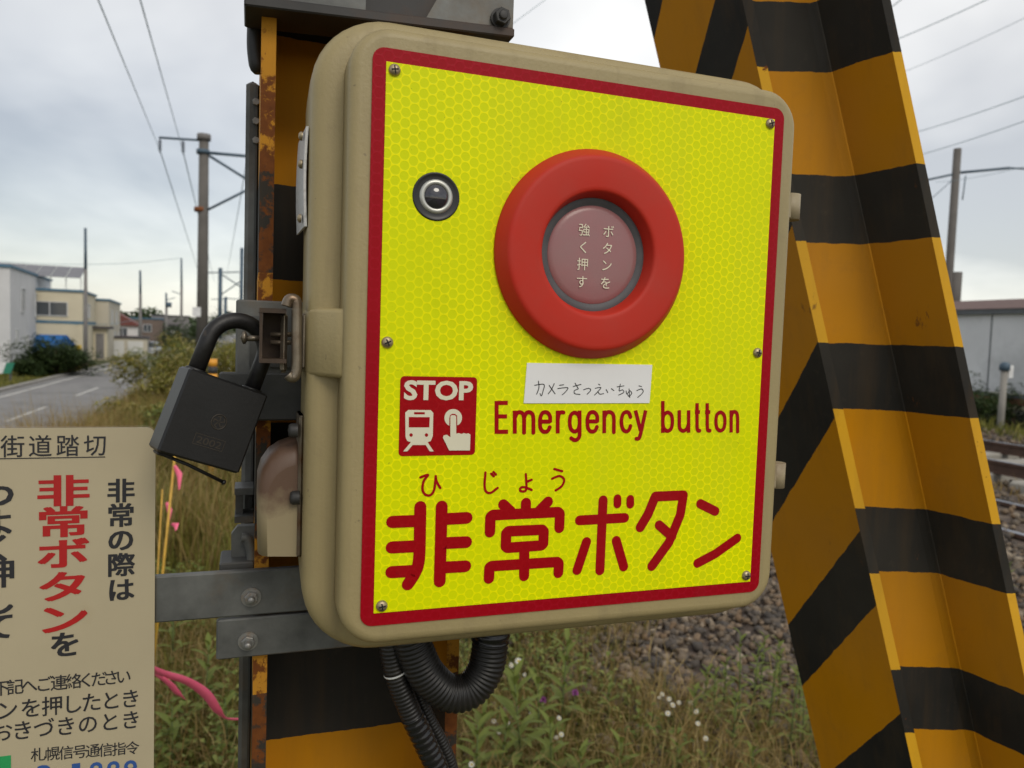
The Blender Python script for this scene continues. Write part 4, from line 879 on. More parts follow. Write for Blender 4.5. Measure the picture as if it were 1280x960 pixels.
# galvanised column behind the post
gx0, gx1 = PL(306, 240, .22)[0], PL(323, 240, .22)[0]; ztop = PL(312, 100, .22)[1]
gc = thing('galvanised_column', 'narrow grey galvanised column standing just left of the striped post', 'column', BF, ((gx0 + gx1) / 2, .24, GZ))
s = MB(); s.box(gx0, gx1, .22, .27, GZ - .1, ztop, bev=.003); s.build('shaft', 'galvanised', gc, BF)
s = MB(); s.box(gx0 + .0075, gx1 - .0015, .2185, .2198, GZ, ztop - .004); s.build('cover_strip', 'galvanised_dark', gc, BF)
for py in (128, 152, 176): s = MB(); bolt(s, P3(320, py, .2185), (0, -1, 0), .003, .003); s.build('bolt', 'bolt_steel', gc, BF)
s = MB(); bx(293, 317, 610, 619, .19, .218, 0, s); bx(293, 317, 645, 654, .19, .218, 0, s); bx(294, 304, 619, 645, .2, .218, 0, s); s.build('clip', 'galvanised', gc, BF)
pcp = thing('pipe_clamp', 'small rounded grey pipe clamp on a shelf beside the lower bars', 'clamp', BF, (-.21, .13, -.17))
P = [PL(a, b_, .13) for a, b_ in ((289, 700), (289, 668), (297, 658), (318, 657), (318, 702))]
s = MB(); s.prism(P, .13, .137); fix(s.build('plate', 'galvanised', pcp, BF))
s = MB(); s.tube(smoothpts([P3(302, 672, .122), P3(309, 674, .122), P3(314, 690, .122), P3(316, 722, .122)], 5), .0036, 12); s.build('pipe', 'galvanised', pcp, BF)
bx(274, 318, 702, 716, .115, .15, .001).build('shelf', 'galvanised_dark', pcp, BF)

# conduits
def hose(name, label, pxs, y, r, m='conduit_black', pitch=.0030, amp=.07, tape=None, tie=None):
    pts = smoothpts([P3(a, b_, y if not isinstance(y, list) else y[i]) for i, (a, b_) in enumerate(pxs)], 24)
    L = [0]
    for i in range(1, len(pts)): L.append(L[-1] + (pts[i] - pts[i - 1]).length)
    out = []; d = 0; i = 0; st = pitch / 4
    while d < L[-1]:
        while L[i + 1] < d: i += 1
        out.append((d, pts[i].lerp(pts[i + 1], (d - L[i]) / max(1e-9, L[i + 1] - L[i])))); d += st
    root = thing(name, label, 'hose', BF, tuple(out[-1][1]), group='black conduits below the box')
    s = MB(); s.tube([p for _, p in out], [r * (1 + amp * (.5 if k % 4 in (1, 3) else (1 if k % 4 == 2 else -.6))) for k in range(len(out))], 26); s.build('tube', m, root, BF)
    if tape:
        sel = [(k, p) for k, (dd, p) in enumerate(out) if tape[0] <= dd / L[-1] <= tape[1]]
        q = MB(); q.tube([p for _, p in sel], [r * 1.10 * (1 + .035 * sin(k * .9) + random.uniform(-.012, .012)) for k, _ in sel], 26); q.build('tape', 'tape_black', root, BF)
    if tie:
        k = int(len(out) * tie); p = out[k][1]; d_ = (out[k + 2][1] - out[k - 2][1]).normalized(); q = MB(); q.lathe([(r * 1.08, -.0007), (r * 1.12, 0), (r * 1.08, .0007)], p, d_, 26); q.build('cable_tie', 'cable_tie', root, BF)
hose('corrugated_hose', 'thick black corrugated hose looping in a U below the box', [(615, 760), (613, 800), (607, 836), (588, 862), (560, 866), (535, 845), (521, 818), (512, 790), (508, 760)], [.07] * 9, .0128, pitch=.0034, tape=(0, .16))
hose('corrugated_hose', 'black corrugated hose with tape and white tie hanging left of the loop', [(486, 770), (489, 815), (497, 850), (512, 888), (532, 930), (552, 975), (580, 1060), (600, 1300)], [.078] * 8, .0077, pitch=.0030, tape=(.22, .36), tie=.12)
hose('corrugated_hose', 'thin black corrugated hose behind the taped one', [(515, 800), (522, 860), (535, 895), (553, 930), (566, 965), (590, 1060), (608, 1300)], [.092] * 7, .0048, pitch=.0026)

# ================================================================== CREAM INFORMATION SIGN
SYF = .1000
sg = thing('information_sign', 'cream crossing notice with red and black Japanese lettering', 'sign', BF, (-.42, .101, -.40))
xr, ztp = -.2690, -.0620
s = MB(); s.loft([rrect(.150, .20, .006, SYF, xr - .150, ztp - .20), rrect(.150, .20, .006, SYF + .002, xr - .150, ztp - .20)], sm=False); fix(s.build('panel', 'sign_cream', sg, BF))
s = MB(); s.loft([rrect(.1508, .2008, .0068, SYF + .0004, xr - .150, ztp - .20), rrect(.1508, .2008, .0068, SYF + .0018, xr - .150, ztp - .20)], cap0=False, cap1=False, sm=False); s.build('rim', 'sign_edge', sg, BF)
def zs(x, y): return PL(x / 2.182, 520 + y / 2.182, SYF)
HX, HZ = .000464 / 2.182, .000555 / 2.182
def line(chars, xs, ya, yb, size, mb, w=1., off_=.0, xa=0, xb=355):
    for ch, x in zip(chars, xs):
        y = ya + (yb - ya) * (x - xa) / (xb - xa); p = zs(x, y); put_char(mb, ch, p[0], p[1], size * HX * w * 1.12, size * HZ * 1.02, SYF - .0003, off_)
k = MB()
line('街道踏切', (35, 110, 185, 260), 83, 78, 58, k, off_=.006)
a_, b_ = zs(-160, 119), zs(287, 117); k.box(a_[0], b_[0], SYF - .0003, SYF - .0001, a_[1] - .0003, a_[1] + .0003)
k.build('lettering', 'ink_black', sg, BF); k = MB()
for ch, y in zip('非常の際は', (203, 270, 337, 405, 473)): p = zs(330, y); bold_char(k, ch, p[0], p[1], 80 * HX, 66 * HZ, SYF - .0003, .024)
p = zs(178, 622); bold_char(k, 'を', p[0], p[1], 88 * HX, 72 * HZ, SYF - .0003, .024)
for ch, y in zip('つよく押して', (215, 290, 360, 430, 505, 573)): p = zs(-6, y); bold_char(k, ch, p[0], p[1], 94 * HX, 76 * HZ, SYF - .0003, .024)
k.build('lettering', 'ink_black', sg, BF); k = MB()
line('下記へご連絡ください', (4, 42, 80, 120, 161, 201, 236, 270, 303, 337), 742, 708, 42, k, off_=.008)
line('ボタンを押したとき', (-90, -35, 20, 85, 143, 198, 250, 303, 356), 803, 770, 54, k, off_=.008)
line('におきづきのとき', (-55, 5, 62, 120, 180, 240, 300, 357), 862, 828, 54, k, off_=.008)
line('札幌信号通信指令', (105, 143, 181, 218, 253, 289, 325, 361), 930, 905, 38, k, off_=.006)
k.build('lettering', 'ink_black', sg, BF)
k = MB()
for ch, y in zip('非常ボタン', (203, 288, 374, 464, 552)): p = zs(173, y); bold_char(k, ch, p[0], p[1], 146 * HX, 84 * HZ, SYF - .0003, .026)
k.build('lettering', 'ink_red', sg, BF)
k = MB()
for ch, x in zip('3-1889', (120, 168, 215, 262, 309, 356)): p = zs(x, 985 - x * .06); put_text(k, ch, p[0] - 19 * HX, p[0] + (19 if ch != '1' else 4) * HX, p[1] - 28 * HZ if ch != '-' else p[1] - 3 * HZ, p[1] + (26 if ch != '-' else 3) * HZ, SYF - .0003, .015)
k.build('lettering', 'ink_blue', sg, BF)
a_, b_ = zs(-40, 975), zs(30, 925); k = MB(); k.box(a_[0], b_[0], SYF - .0003, SYF - .0001, a_[1], b_[1]); k.build('printed_block', 'ink_green', sg, BF)

# ================================================================== SLANTED STRIPED BRACE
K_ = .73; ZC = -.0811 * K_; AX = Vector((-.284, -.004, 1.0))
P0 = Vector((.4125, 1.42, 0)) * K_; P1 = Vector((.502, 1.2, 0)) * K_; P2 = Vector((.615, 1.215, 0)) * K_; P3_ = Vector((.669, 1.12, 0)) * K_
brc = thing('steel_brace', 'leaning black and amber striped steel brace right of the button box', 'brace', I4, ((P1 + AX * (-EYE - ZC)).x, P1.y, 0))
def extr(name, m, sec, vs, z0=-EYE - .15, z1=1.6, sm=False, n=1, vk=1.0):
    """plan section extruded along the leaning axis; vs = stripe shift at each section point"""
    s = MB(); uv = []; M_ = len(sec)
    for z in (z0, z1):
        for p, dv in zip(sec, vs): q = p + AX * (z - ZC); s.v.append((q.x, q.y, z + EYE)); uv.append((0, (z + dv) * vk))
    for i in range(M_): j = (i + 1) % M_; s.f.append((i, j, j + M_, i + M_)); s.smooth.append(sm and i in n)
    s.f += [tuple(range(M_))[::-1], tuple(range(M_, 2 * M_))]; s.smooth += [False, False]; s.uv = uv
    return fix_normals(s.build(name, m, brc, I4))
v2 = lambda x, y: Vector((x, y, 0))
P1b = P1 + v2(.0118, .0006)
extr('flange', 'brace_stripes', [P0, P1, P1b + v2(-.0002, .0005), P0 + v2(.012, .006)], [.174, 0, 0, .174], vk=.875)
e0, e1 = P1 + v2(-.0001, -.0006), P1b + v2(0, -.0006)
extr('flange_edge', 'brace_edge_lit_stripes', [e0, e1, e1 + v2(0, .0005), e0 + v2(0, .0005)], [0] * 4)
dB = (P2 - P1).normalized(); dC = (P3_ - P2).normalized(); f0 = P2 - dB * .007; f1 = P2 + dC * .007
fil = [f0.lerp(P2, t_).lerp(P2.lerp(f1, t_), t_) for t_ in [i / 6 for i in range(7)]]
extr('web', 'brace_stripes', [P1b + v2(.0003, .009)] + fil + [f1 + v2(.012, .006), P2 + v2(.012, .012), P1b + v2(.0, .017)], [0] * 11, sm=True, n=range(1, 7))
extr('flange', 'brace_stripes', [f1 + v2(.0004, .0002), P3_, P3_ + v2(.0105, .0015), f1 + v2(.0115, .006)], [0] * 4)
e0, e1 = P3_ + v2(.0002, -.0006), P3_ + v2(.0105, .0009)
extr('flange_edge', 'brace_edge_lit_stripes', [e0, e1, e1 + v2(0, .0004), e0 + v2(0, .0004)], [0] * 4)

# ================================================================== VEGETATION, STONES, TAPE
TI = TF.inverted()
def fast_mesh(name, V, faces3, m, kind='stuff', parent=None, **tg):
    me = bpy.data.meshes.new(name); V = np.asarray(V, np.float32); T = np.asarray(faces3, np.int32)
    me.vertices.add(len(V)); me.vertices.foreach_set('co', V.ravel()); me.loops.add(T.size); me.loops.foreach_set('vertex_index', T.ravel())
    me.polygons.add(len(T)); me.polygons.foreach_set('loop_start', np.arange(len(T), dtype=np.int32) * 3); me.update(calc_edges=True)
    me.materials.append(MATS[m]); o = bpy.data.objects.new(name, me); COL.objects.link(o)
    if parent: o.parent = parent; o.matrix_parent_inverse = WM[parent.name].inverted()
    tag(o, **tg)
    if kind: o['kind'] = kind
    return o
TFn = np.array(TF)[:3, :3]
def gz_arr(v, u): return np.array([ground_z(a, b_) for a, b_ in zip(v, u)])
def blades(v, u, h, w, lean=.5):
    n = len(v); z = gz_arr(v, u); base = np.c_[v, u, z] @ TFn.T
    a = rng.uniform(0, 2 * pi, n); b_ = rng.uniform(0, 2 * pi, n); side = np.c_[np.cos(a), np.sin(a), np.zeros(n)] * (w / 2)[:, None]
    ln = (rng.random(n) ** .8 * lean * 1.25 * h)[:, None] * np.c_[np.cos(b_), np.sin(b_), np.zeros(n)]
    up = np.c_[np.zeros(n), np.zeros(n), h]
    p1 = base + up * .55 + ln * .34; p2 = base + up * (1 - .42 * (np.linalg.norm(ln, axis=1) / h))[:, None] + ln
    V = np.stack([base - side, base + side, p1 - side * .8, p1 + side * .8, p2], 1).reshape(-1, 3)
    k = np.arange(n)[:, None] * 5; T = np.concatenate([k + [0, 1, 3], k + [0, 3, 2], k + [2, 3, 4]], 1).reshape(-1, 3); return V, T
def clumpy(n, v0, v1, u0, u1, f=2.2, thr=.45):
    v = rng.uniform(v0, v1, n * 3); u = rng.uniform(u0, u1, n * 3)
    nn_ = .5 + .25 * np.sin(v * f * 1.7 + 1.3 * np.sin(u * f)) + .25 * np.sin(u * f * 1.3 + 2 * np.sin(v * f * .8) + 1) + rng.uniform(-.25, .25, n * 3)
    s_ = nn_ > thr; return v[s_][:n], u[s_][:n]
def grass(name, n, v0, v1, u0, u1, h0, h1, w0, w1, m, lab, lean=.5, thr=.45, f=2.2):
    v, u = clumpy(n, v0, v1, u0, u1, f, thr); n = len(v); h = rng.uniform(h0, h1, n) * (.6 + .4 * rng.random(n)); w = rng.uniform(w0, w1, n)
    V, T = blades(v, u, h, w, lean); fast_mesh(name, V, T, m, label=lab, category='grass')
def tag(o, label=None, cat=None, group=None, kind=None, category=None):
    for k, v in (('label', label), ('category', cat or category), ('group', group), ('kind', kind)):
        if v: o[k] = v
    return o
grass('short_grass', 42000, -1.5, 1.35, 1.6, 4.6, .05, .17, .003, .007, 'grass_green', 'short green grass low around the foot of the posts', .9, .30)
grass('dry_grass', 20000, -1.5, 1.5, 1.6, 4.6, .10, .30, .002, .0045, 'grass_dry', 'straw coloured dry grass near the posts', .9, .42)
grass('tall_grass', 26000, -1.7, .9, 4.0, 13, .25, .62, .004, .009, 'grass_green', 'tall green grass behind the cream sign', .5, .40)
grass('tall_dry_grass', 30000, -1.8, 1.0, 4.2, 14, .30, .72, .003, .007, 'grass_dry', 'tall brown dry grass behind the cream sign', .5, .38)
grass('fringe_grass', 9000, -3.0, -1.3, 3.4, 7.5, .65, 1.0, .003, .007, 'grass_dry', 'tallest brown seed grass along the edge of the bank', .5, .5)
grass('slope_grass', 16000, -3.6, -1.3, 3.5, 40, .3, .75, .006, .012, 'grass_dry', 'brown dry grass on the bank above the road', .5, .3)
grass('bank_grass', 12000, -3.9, -1.0, 8, 60, .3, .7, .01, .02, 'grass_green', 'green grass on the bank above the road', .5, .4)
grass('trackside_grass', 12000, -1.2, 1.3, 13, 70, .3, .8, .01, .03, 'grass_green', 'grass strip along the track far away', .5, .35)
grass('verge_grass', 14000, -14.5, -10.6, 20, 62, .08, .22, .02, .05, 'grass_green', 'short green verge across the street', .6, .2)
grass('far_side_grass', 9000, 11.0, 13.6, 2, 30, .12, .42, .01, .025, 'grass_green', 'scrubby grass in front of the white shed', .6, .45)
grass('sleeper_weeds', 1500, 7.0, 7.7, 2, 20, .1, .32, .006, .012, 'grass_dry', 'dry weeds between the two tracks', .7, .45)
grass('ballast_grass', 7000, 1.0, 2.4, 1.6, 6.5, .10, .34, .002, .005, 'grass_dry', 'sparse straw coloured blades standing in the ballast', 1.0, .55, 3)
grass('ballast_sprouts', 5200, .9, 2.0, 1.6, 5.5, .06, .22, .003, .006, 'grass_green', 'sparse green blades standing in the ballast', .9, .6, 3)

# low leaves carpet
def leafset(cpos, L, Wd, up, m, name, lab, droop=.4):
    n = len(cpos); a = rng.uniform(0, 2 * pi, n); d = np.c_[np.cos(a), np.sin(a), up + rng.uniform(-.3, .5, n)]; d /= np.linalg.norm(d, axis=1)[:, None]
    sd_ = np.cross(d, [0, 0, 1.0]); sd_ /= np.linalg.norm(sd_, axis=1)[:, None] + 1e-9; nn_ = np.cross(sd_, d)
    L = L * rng.uniform(.6, 1.2, n); Wd = Wd * rng.uniform(.7, 1.2, n)
    p = cpos; m1 = p + d * (L * .45)[:, None]; tip = p + d * L[:, None] - np.c_[np.zeros(n), np.zeros(n), L * droop]
    V = np.stack([p, m1 + sd_ * (Wd / 2)[:, None] + nn_ * (Wd * .15)[:, None], m1 - sd_ * (Wd / 2)[:, None] + nn_ * (Wd * .15)[:, None], tip, m1 - nn_ * (Wd * .1)[:, None]], 1).reshape(-1, 3)
    k = np.arange(n)[:, None] * 5; T = np.concatenate([k + [0, 4, 1], k + [0, 2, 4], k + [4, 3, 1], k + [4, 2, 3]], 1).reshape(-1, 3); return V, T
v, u = clumpy(16000, -1.5, 1.3, 1.6, 5, 3, .42); z = gz_arr(v, u) + rng.uniform(.01, .16, len(v)); cp = np.c_[v, u, z] @ TFn.T
V, T = leafset(cp, np.full(len(v), .035), np.full(len(v), .018), .5, 'leaf_green', '', ''); fast_mesh('ground_cover', V, T, 'leaf_green', label='low leafy ground cover among the grass', category='ground cover')

# loose ballast stones
ico = np.array([(x, y, z) for z in (-.62, .62) for y in (-.62, .62) for x in (-.62, .62)])
icf = np.array([(0, 2, 3), (0, 3, 1), (4, 5, 7), (4, 7, 6), (0, 1, 5), (0, 5, 4), (2, 6, 7), (2, 7, 3), (0, 4, 6), (0, 6, 2), (1, 3, 7), (1, 7, 5)])
def stones(n, v0, v1, u0, u1, r0, r1, name, lab, edge=0., z_=.042):
    v = v0 + (v1 - v0) * rng.random(n); u = rng.uniform(u0, u1, n)
    if edge: keep = rng.random(n) < np.clip((v - v0) / edge, 0.06, 1); v, u = v[keep], u[keep]; n = len(v)
    r = rng.uniform(r0, r1, n); z = gz_arr(v, u) + z_ + rng.uniform(-.2, .5, n) * r; c = np.c_[v, u, z] @ TFn.T
    sh_ = ico[None] * rng.uniform(.55, 1.25, (n, 8, 3)) * (np.c_[rng.uniform(.8, 1.35, n), rng.uniform(.6, 1, n), rng.uniform(.45, .85, n)] * r[:, None])[:, None, :]
    a = rng.uniform(0, 2 * pi, n); b_ = rng.uniform(-1.2, 1.2, n)
    X = sh_[..., 0] * np.cos(a)[:, None] - sh_[..., 1] * np.sin(a)[:, None]; Y_ = sh_[..., 0] * np.sin(a)[:, None] + sh_[..., 1] * np.cos(a)[:, None]; Z = sh_[..., 2]
    Y2_ = Y_ * np.cos(b_)[:, None] - Z * np.sin(b_)[:, None]; Z2 = Y_ * np.sin(b_)[:, None] + Z * np.cos(b_)[:, None]
    V = (np.stack([X, Y2_, Z2], -1) + c[:, None]).reshape(-1, 3); T = (icf[None] + (np.arange(n) * 8)[:, None, None]).reshape(-1, 3)
    fast_mesh(name, V, T, 'stones', label=lab, category='ballast')
stones(30000, 1.0, 5.4, 1.4, 9, .014, .034, 'ballast_stones', 'grey and brown ballast stones on the track shoulder', .7)
stones(9000, 4.4, 12, 3, 16, .03, .05, 'track_stones', 'ballast stones between and around the rails')
stones(700, .2, 1.3, 1.6, 5, .012, .03, 'stray_stones', 'stray stones lying in the grass')

def shrub(name, label, p, rx, rz, n, m, cat='shrub', group=None, L=.12, seed=1, ry=None, flower=False, elong=1.0):
    """uneven crown of leaf faces on forked stems, standing at p"""
    r_ = np.random.default_rng(seed); t_ = thing(name, label, cat, I4, tuple(p), group=group); ry = ry or rx
    k = 14; cc = r_.normal(0, .42, (k, 3)) * [rx, ry, rz * .45] + [0, 0, rz * .55]; cr = r_.uniform(.28, .55, k) * min(rx, rz)
    cc[:, 2] = np.clip(cc[:, 2], rz * .12, rz * 1.0)
    idx = r_.integers(0, k, n); d = r_.normal(0, 1, (n, 3)); d /= np.linalg.norm(d, axis=1)[:, None]
    pos = cc[idx] + d * (cr[idx] * r_.uniform(.35, 1.1, n) ** .6)[:, None]; pos[:, 2] = np.maximum(pos[:, 2], .02); pos += np.array(p)
    V, T = leafset(pos, np.full(n, L), np.full(n, L * .55), .2, m, '', ''); fast_mesh('foliage', V, T, m, None, t_)
    s = MB()
    for i in range(7): c_ = Vector(cc[i]) + Vector(p); s.tube([Vector(p) + Vector((random.uniform(-.1, .1), random.uniform(-.1, .1), -.05)), Vector(p).lerp(c_, .5) + Vector((0, 0, .06)), c_], [.03 * rz * .5, .02 * rz * .5, .008], 6)
    s.build('stem', 'stem_brown', t_)
    if flower:
        fl = pos[r_.random(n) < .03] + [0, 0, L * .6]; V, T = leafset(fl, np.full(len(fl), L * .5), np.full(len(fl), L * .3), 1., '', '', ''); fast_mesh('blossom', V, T, 'petal_white', None, t_)
    return t_
def tp(px, py, Y): q = AT(px, py, Y); l_ = TI @ q; return q, l_
sg_ = 'golden green shrubs along the railway bank'
for i, (px, Y, rx, rz, m, lab, fl) in enumerate(((212, 11, .62, .80, 'leaf_gold', 'broad golden shrub left of the tall mast', True), (178, 9, .34, .42, 'leaf_gold', 'small yellowing shrub at the road edge', False), (236, 13, .66, .98, 'leaf_gold', 'golden shrub hiding the foot of the tall mast', True), (228, 8.0, .42, .45, 'leaf_green', 'low green shrub in front of the golden ones', False), (284, 14, .8, .85, 'leaf_gold', 'golden shrub seen through the padlock shackle', False), (206, 18, .7, 1.1, 'leaf_green', 'green shrub farther along the bank', True), (318, 16, 1.1, .95, 'leaf_green', 'green shrub behind the galvanised column', False))):
    q, l_ = tp(px, 440, Y); p = (q.x, q.y, ground_z(l_.x, l_.y)); shrub('shrub', lab, p, rx, rz, int(7500 * rx), m, 'shrub', sg_, .075, 20 + i, flower=fl)
for i, (px, Y, rx, rz, lab) in enumerate(((55, 44, 1.5, 1.5, 'dark green garden shrub at the corner of the grey house'), (74, 43.5, 1.7, 1.9, 'largest dark garden shrub before the blue awning'), (88, 45, 1.0, 1.6, 'dark garden shrub beside the yellow marker stakes'), (40, 42, .9, .8, 'low dark garden shrub left of the others'))):
    q = AT(px, 468, Y); shrub('garden_shrub', lab, (q.x, q.y, -1.7), rx, rz, 3000, 'leaf_dark', 'shrub', 'garden shrubs in front of the grey house', .26, 40 + i)
for i, (px, Y, rx, rz, lab) in enumerate(((243, 75, 2.4, 3.4, 'far green bush at the foot of the mast'), (222, 100, 2.0, 3.0, 'far bush before the dull grey house'), (268, 130, 6, 4.6, 'far green tree clump right of the mast'), (300, 150, 7, 5.2, 'far tree clump behind the galvanised column'), (1222, 17.0, .8, .8, 'dark green bush under the white shed'), (1272, 17.2, .9, .85, 'dark green bush right of the short marker post'))):
    q, l_ = tp(px, 440, Y); shrub('bush', lab, (q.x, q.y, ground_z(l_.x, l_.y)), rx, rz, 900, 'leaf_dark', 'bush', None, .5 if Y > 50 else .14, 60 + i)
# distant treeline closing the horizon
s_v = []; r_ = np.random.default_rng(5); n = 9000; ang = r_.uniform(-75, 60, n); R_ = r_.uniform(520, 640, n); hh_ = (7 + 3 * np.sin(ang * .9) + 2.5 * np.sin(ang * 2.7 + 1)) * r_.random(n) ** .7
pos = np.c_[np.sin(np.radians(ang)) * R_, np.cos(np.radians(ang)) * R_, hh_ - 1]; V, T = leafset(pos, np.full(n, 9.), np.full(n, 6.), .5, '', '', ''); fast_mesh('distant_trees', V, T, 'leaf_dark', label='distant belt of trees on the horizon', category='trees')

# broad leaved weeds at the foot of the box
lm_cache = {}
def leaf_mesh(L, W_, m, key):
    if key in lm_cache: return lm_cache[key]
    me = bpy.data.meshes.new('leaf'); n = 5; vs = []; fs = []
    for i in range(n + 1):
        t_ = i / n; w = W_ * .5 * sin(pi * min(1, t_ * .92 + .06)) ** .8; z = L * (.16 * t_ - .42 * t_ * t_); x = L * t_
        vs += [(x, -w, z + w * .35), (x, 0, z), (x, w, z + w * .35)]
    for i in range(n): a = i * 3; fs += [(a, a + 1, a + 4, a + 3), (a + 1, a + 2, a + 5, a + 4)]
    me.from_pydata(vs, [], fs); me.polygons.foreach_set('use_smooth', [True] * len(fs)); me.materials.append(MATS[m]); lm_cache[key] = me; return me
def weed(label, px, py, h, nl, L, W_, m='leaf_green', group='broad leaved weeds below the box', lean=0.12):
    """px,py = foot of the stem in the photo"""
    d = ray(px, py); q = Vector((0, 0, EYE)) + d * (-(EYE - .02) / d.z); l_ = TI @ q; q.z = ground_z(l_.x, l_.y)
    t_ = thing('leafy_weed', label, 'weed', I4, tuple(q), group=group); ln = Vector((random.uniform(-lean, lean), random.uniform(-lean, lean), 1))
    s = MB(); s.tube([q, q + ln * h * .5, q + ln * h], [.0035, .003, .0015], 7); s.build('stem', 'stem_green', t_)
    for i in range(nl):
        f = (i + 1.5) / (nl + 1); a = i * 2.4 + random.uniform(-.3, .3); p = ln * (h * f); sc = (1 - .45 * f) * random.uniform(.8, 1.15)
        o = bpy.data.objects.new('leaf', leaf_mesh(L, W_, m, (L, W_, m))); COL.objects.link(o); o.parent = t_
        o.matrix_local = Matrix.Translation(p) @ Matrix.Rotation(a, 4, 'Z') @ Matrix.Rotation(-(.15 + .9 * f), 4, 'Y') @ Matrix.Scale(sc, 4)
wd = [('bushy green weed lowest left of the row below the hoses', 622, 985, .22, 16, .11, .030), ('largest leafy weed with long pointed leaves below the box', 655, 975, .36, 26, .15, .036), ('leafy weed just right of the largest one', 690, 985, .24, 16, .11, .030), ('low leafy weed at the bottom edge', 720, 1000, .18, 14, .10, .03), ('young weed standing behind the largest leafy one', 700, 915, .34, 20, .12, .030), ('small weed near the post foot by the hose', 600, 940, .16, 12, .09, .03), ('weed beside the pink tape at the left', 232, 930, .2, 14, .08, .03), ('weed right of the pink tape', 285, 960, .2, 14, .08, .03), ('weed lowest by the sign edge', 215, 985, .22, 14, .09, .03)]
wd += [('pale weed in the gap between the large leaves and the clover', 675, 935, .26, 16, .11, .028), ('weed nearest the hose end at the bottom edge', 595, 1000, .24, 18, .11, .032), ('weed under the right side of the box underside', 760, 905, .16, 14, .07, .02), ('broad weed at the bottom edge left of the ballast', 770, 985, .16, 16, .09, .026), ('weed halfway to the brace at the bottom edge', 850, 975, .14, 16, .075, .022), ('weed low beside the brace at the bottom edge', 940, 985, .16, 16, .075, .022), ('leafy weed between the sign and the post', 255, 905, .26, 16, .10, .03), ('tall leafy weed behind the lower grey bars', 300, 860, .3, 16, .09, .026), ('tall leafy weed close to the sign edge', 215, 850, .3, 16, .09, .026)]
for w_ in wd: weed(*w_)
tw = [(925, 905, .40), (940, 890, .34), (958, 915, .42), (985, 930, .40), (1000, 880, .30), (905, 870, .24), (975, 865, .3), (1015, 905, .2), (880, 880, .2)]
tw += [(1005, 920, .3), (892, 905, .26), (915, 940, .26), (865, 915, .2), (950, 850, .3)]
tl = ['slender tall weed nearest the box corner', 'slender weed second from the box corner', 'tallest slender weed with reddish stem', 'slender weed against the brace foot', 'short slender weed touching the brace', 'small slender weed on the left of the group', 'slender weed rising behind the tallest one', 'tiny slender weed at the right end', 'tiny slender weed at the left end', 'slender weed against the lower brace edge', 'slender weed left of the group and a little forward', 'front slender weed of the group beside the brace', 'smallest forward weed left of the group', 'rearmost slender weed standing on the ballast']
for (px, py, h), lab in zip(tw, tl): weed(lab, px, py, h, 18, .062, .024, 'leaf_green', 'slender weeds beside the brace', .06)
weed('tall weed standing by the rails right of the brace', 1258, 770, .42, 16, .06, .02, 'leaf_green', None, .05)
# daisies
hd_me = MB(); 
for k in range(9): a = 2 * pi * k / 9; hd_me.add([(0, 0, .002), (.010 * cos(a - .28), .010 * sin(a - .28), .003), (.0135 * cos(a), .0135 * sin(a), .001), (.010 * cos(a + .28), .010 * sin(a + .28), .003)], [(0, 1, 2, 3)])
DL = ['small white daisy just right of the hose loop', 'daisy above right of the one by the hose loop', 'leftmost daisy of the three by the box underside', 'left of the daisy pair level with the hose loop', 'right of the daisy pair level with the hose loop', 'single daisy between the hose loop and the tall leaves', 'left of two daisies low by the hose loop', 'right of two daisies low by the hose loop', 'upper daisy of the pair left of the purple clover', 'lower daisy of the pair left of the purple clover', 'topmost daisy touching the underside of the box', 'right of two daisies at the foot of the post', 'left of two daisies at the foot of the post', 'lone daisy under the hose loop', 'left daisy in the white cluster on the ballast', 'second daisy in the white cluster on the ballast', 'lowest daisy in the white cluster on the ballast', 'fourth daisy from the left in the ballast cluster', 'rightmost daisy of the ballast cluster', 'daisy above the left end of the ballast cluster', 'lone daisy below and right of the ballast cluster', 'daisy tucked under the left end of the ballast cluster', 'highest daisy near the ballast cluster', 'lower right daisy of the ballast cluster', 'daisy above the pair left of the purple clover']
first = None
for i, (px, py) in enumerate(((648, 822), (657, 812), (640, 808), (658, 854), (665, 858), (636, 870), (618, 872), (625, 878), (697, 883), (703, 887), (640, 792), (590, 938), (586, 935), (598, 893), (836, 868), (850, 846), (842, 856), (866, 843), (874, 872), (829, 838), (884, 890), (838, 845), (826, 832), (872, 858), (700, 868))):
    d = ray(px, py); Yd = (EYE - .2) / -d.z; q = Vector((0, 0, EYE)) + d * Yd; l_ = TI @ q
    if first is None:
        first = thing('daisy', DL[0], 'flower', Matrix.Translation((q.x, q.y, ground_z(l_.x, l_.y))), group='white daisies below the box')
        s = MB(); s.tube([(0, 0, 0), (.01, 0, .1), (0, 0, .2)], .0012, 5); s.build('stem', 'stem_green', first, Matrix.Translation((q.x, q.y, ground_z(l_.x, l_.y))))
        Mh = Matrix.Translation((q.x, q.y, ground_z(l_.x, l_.y) + .2)) @ Matrix.Rotation(.7, 4, 'X')
        h_ = hd_me.build('flower_head', 'petal_white', first, Mh); s = MB(); s.lathe([(.0045, .002), (.003, .005), (.0002, .006)], (0, 0, 0), (0, 0, 1), 8, cap1=True); s.build('flower_centre', 'pollen', h_, Mh)
    else:
        c_ = copy_tree(first); c_['label'] = DL[i]; c_.location = (q.x, q.y, ground_z(l_.x, l_.y)); c_.rotation_euler = (0, 0, random.uniform(-.6, .6)); c_.scale = [random.uniform(.45, .75)] * 3
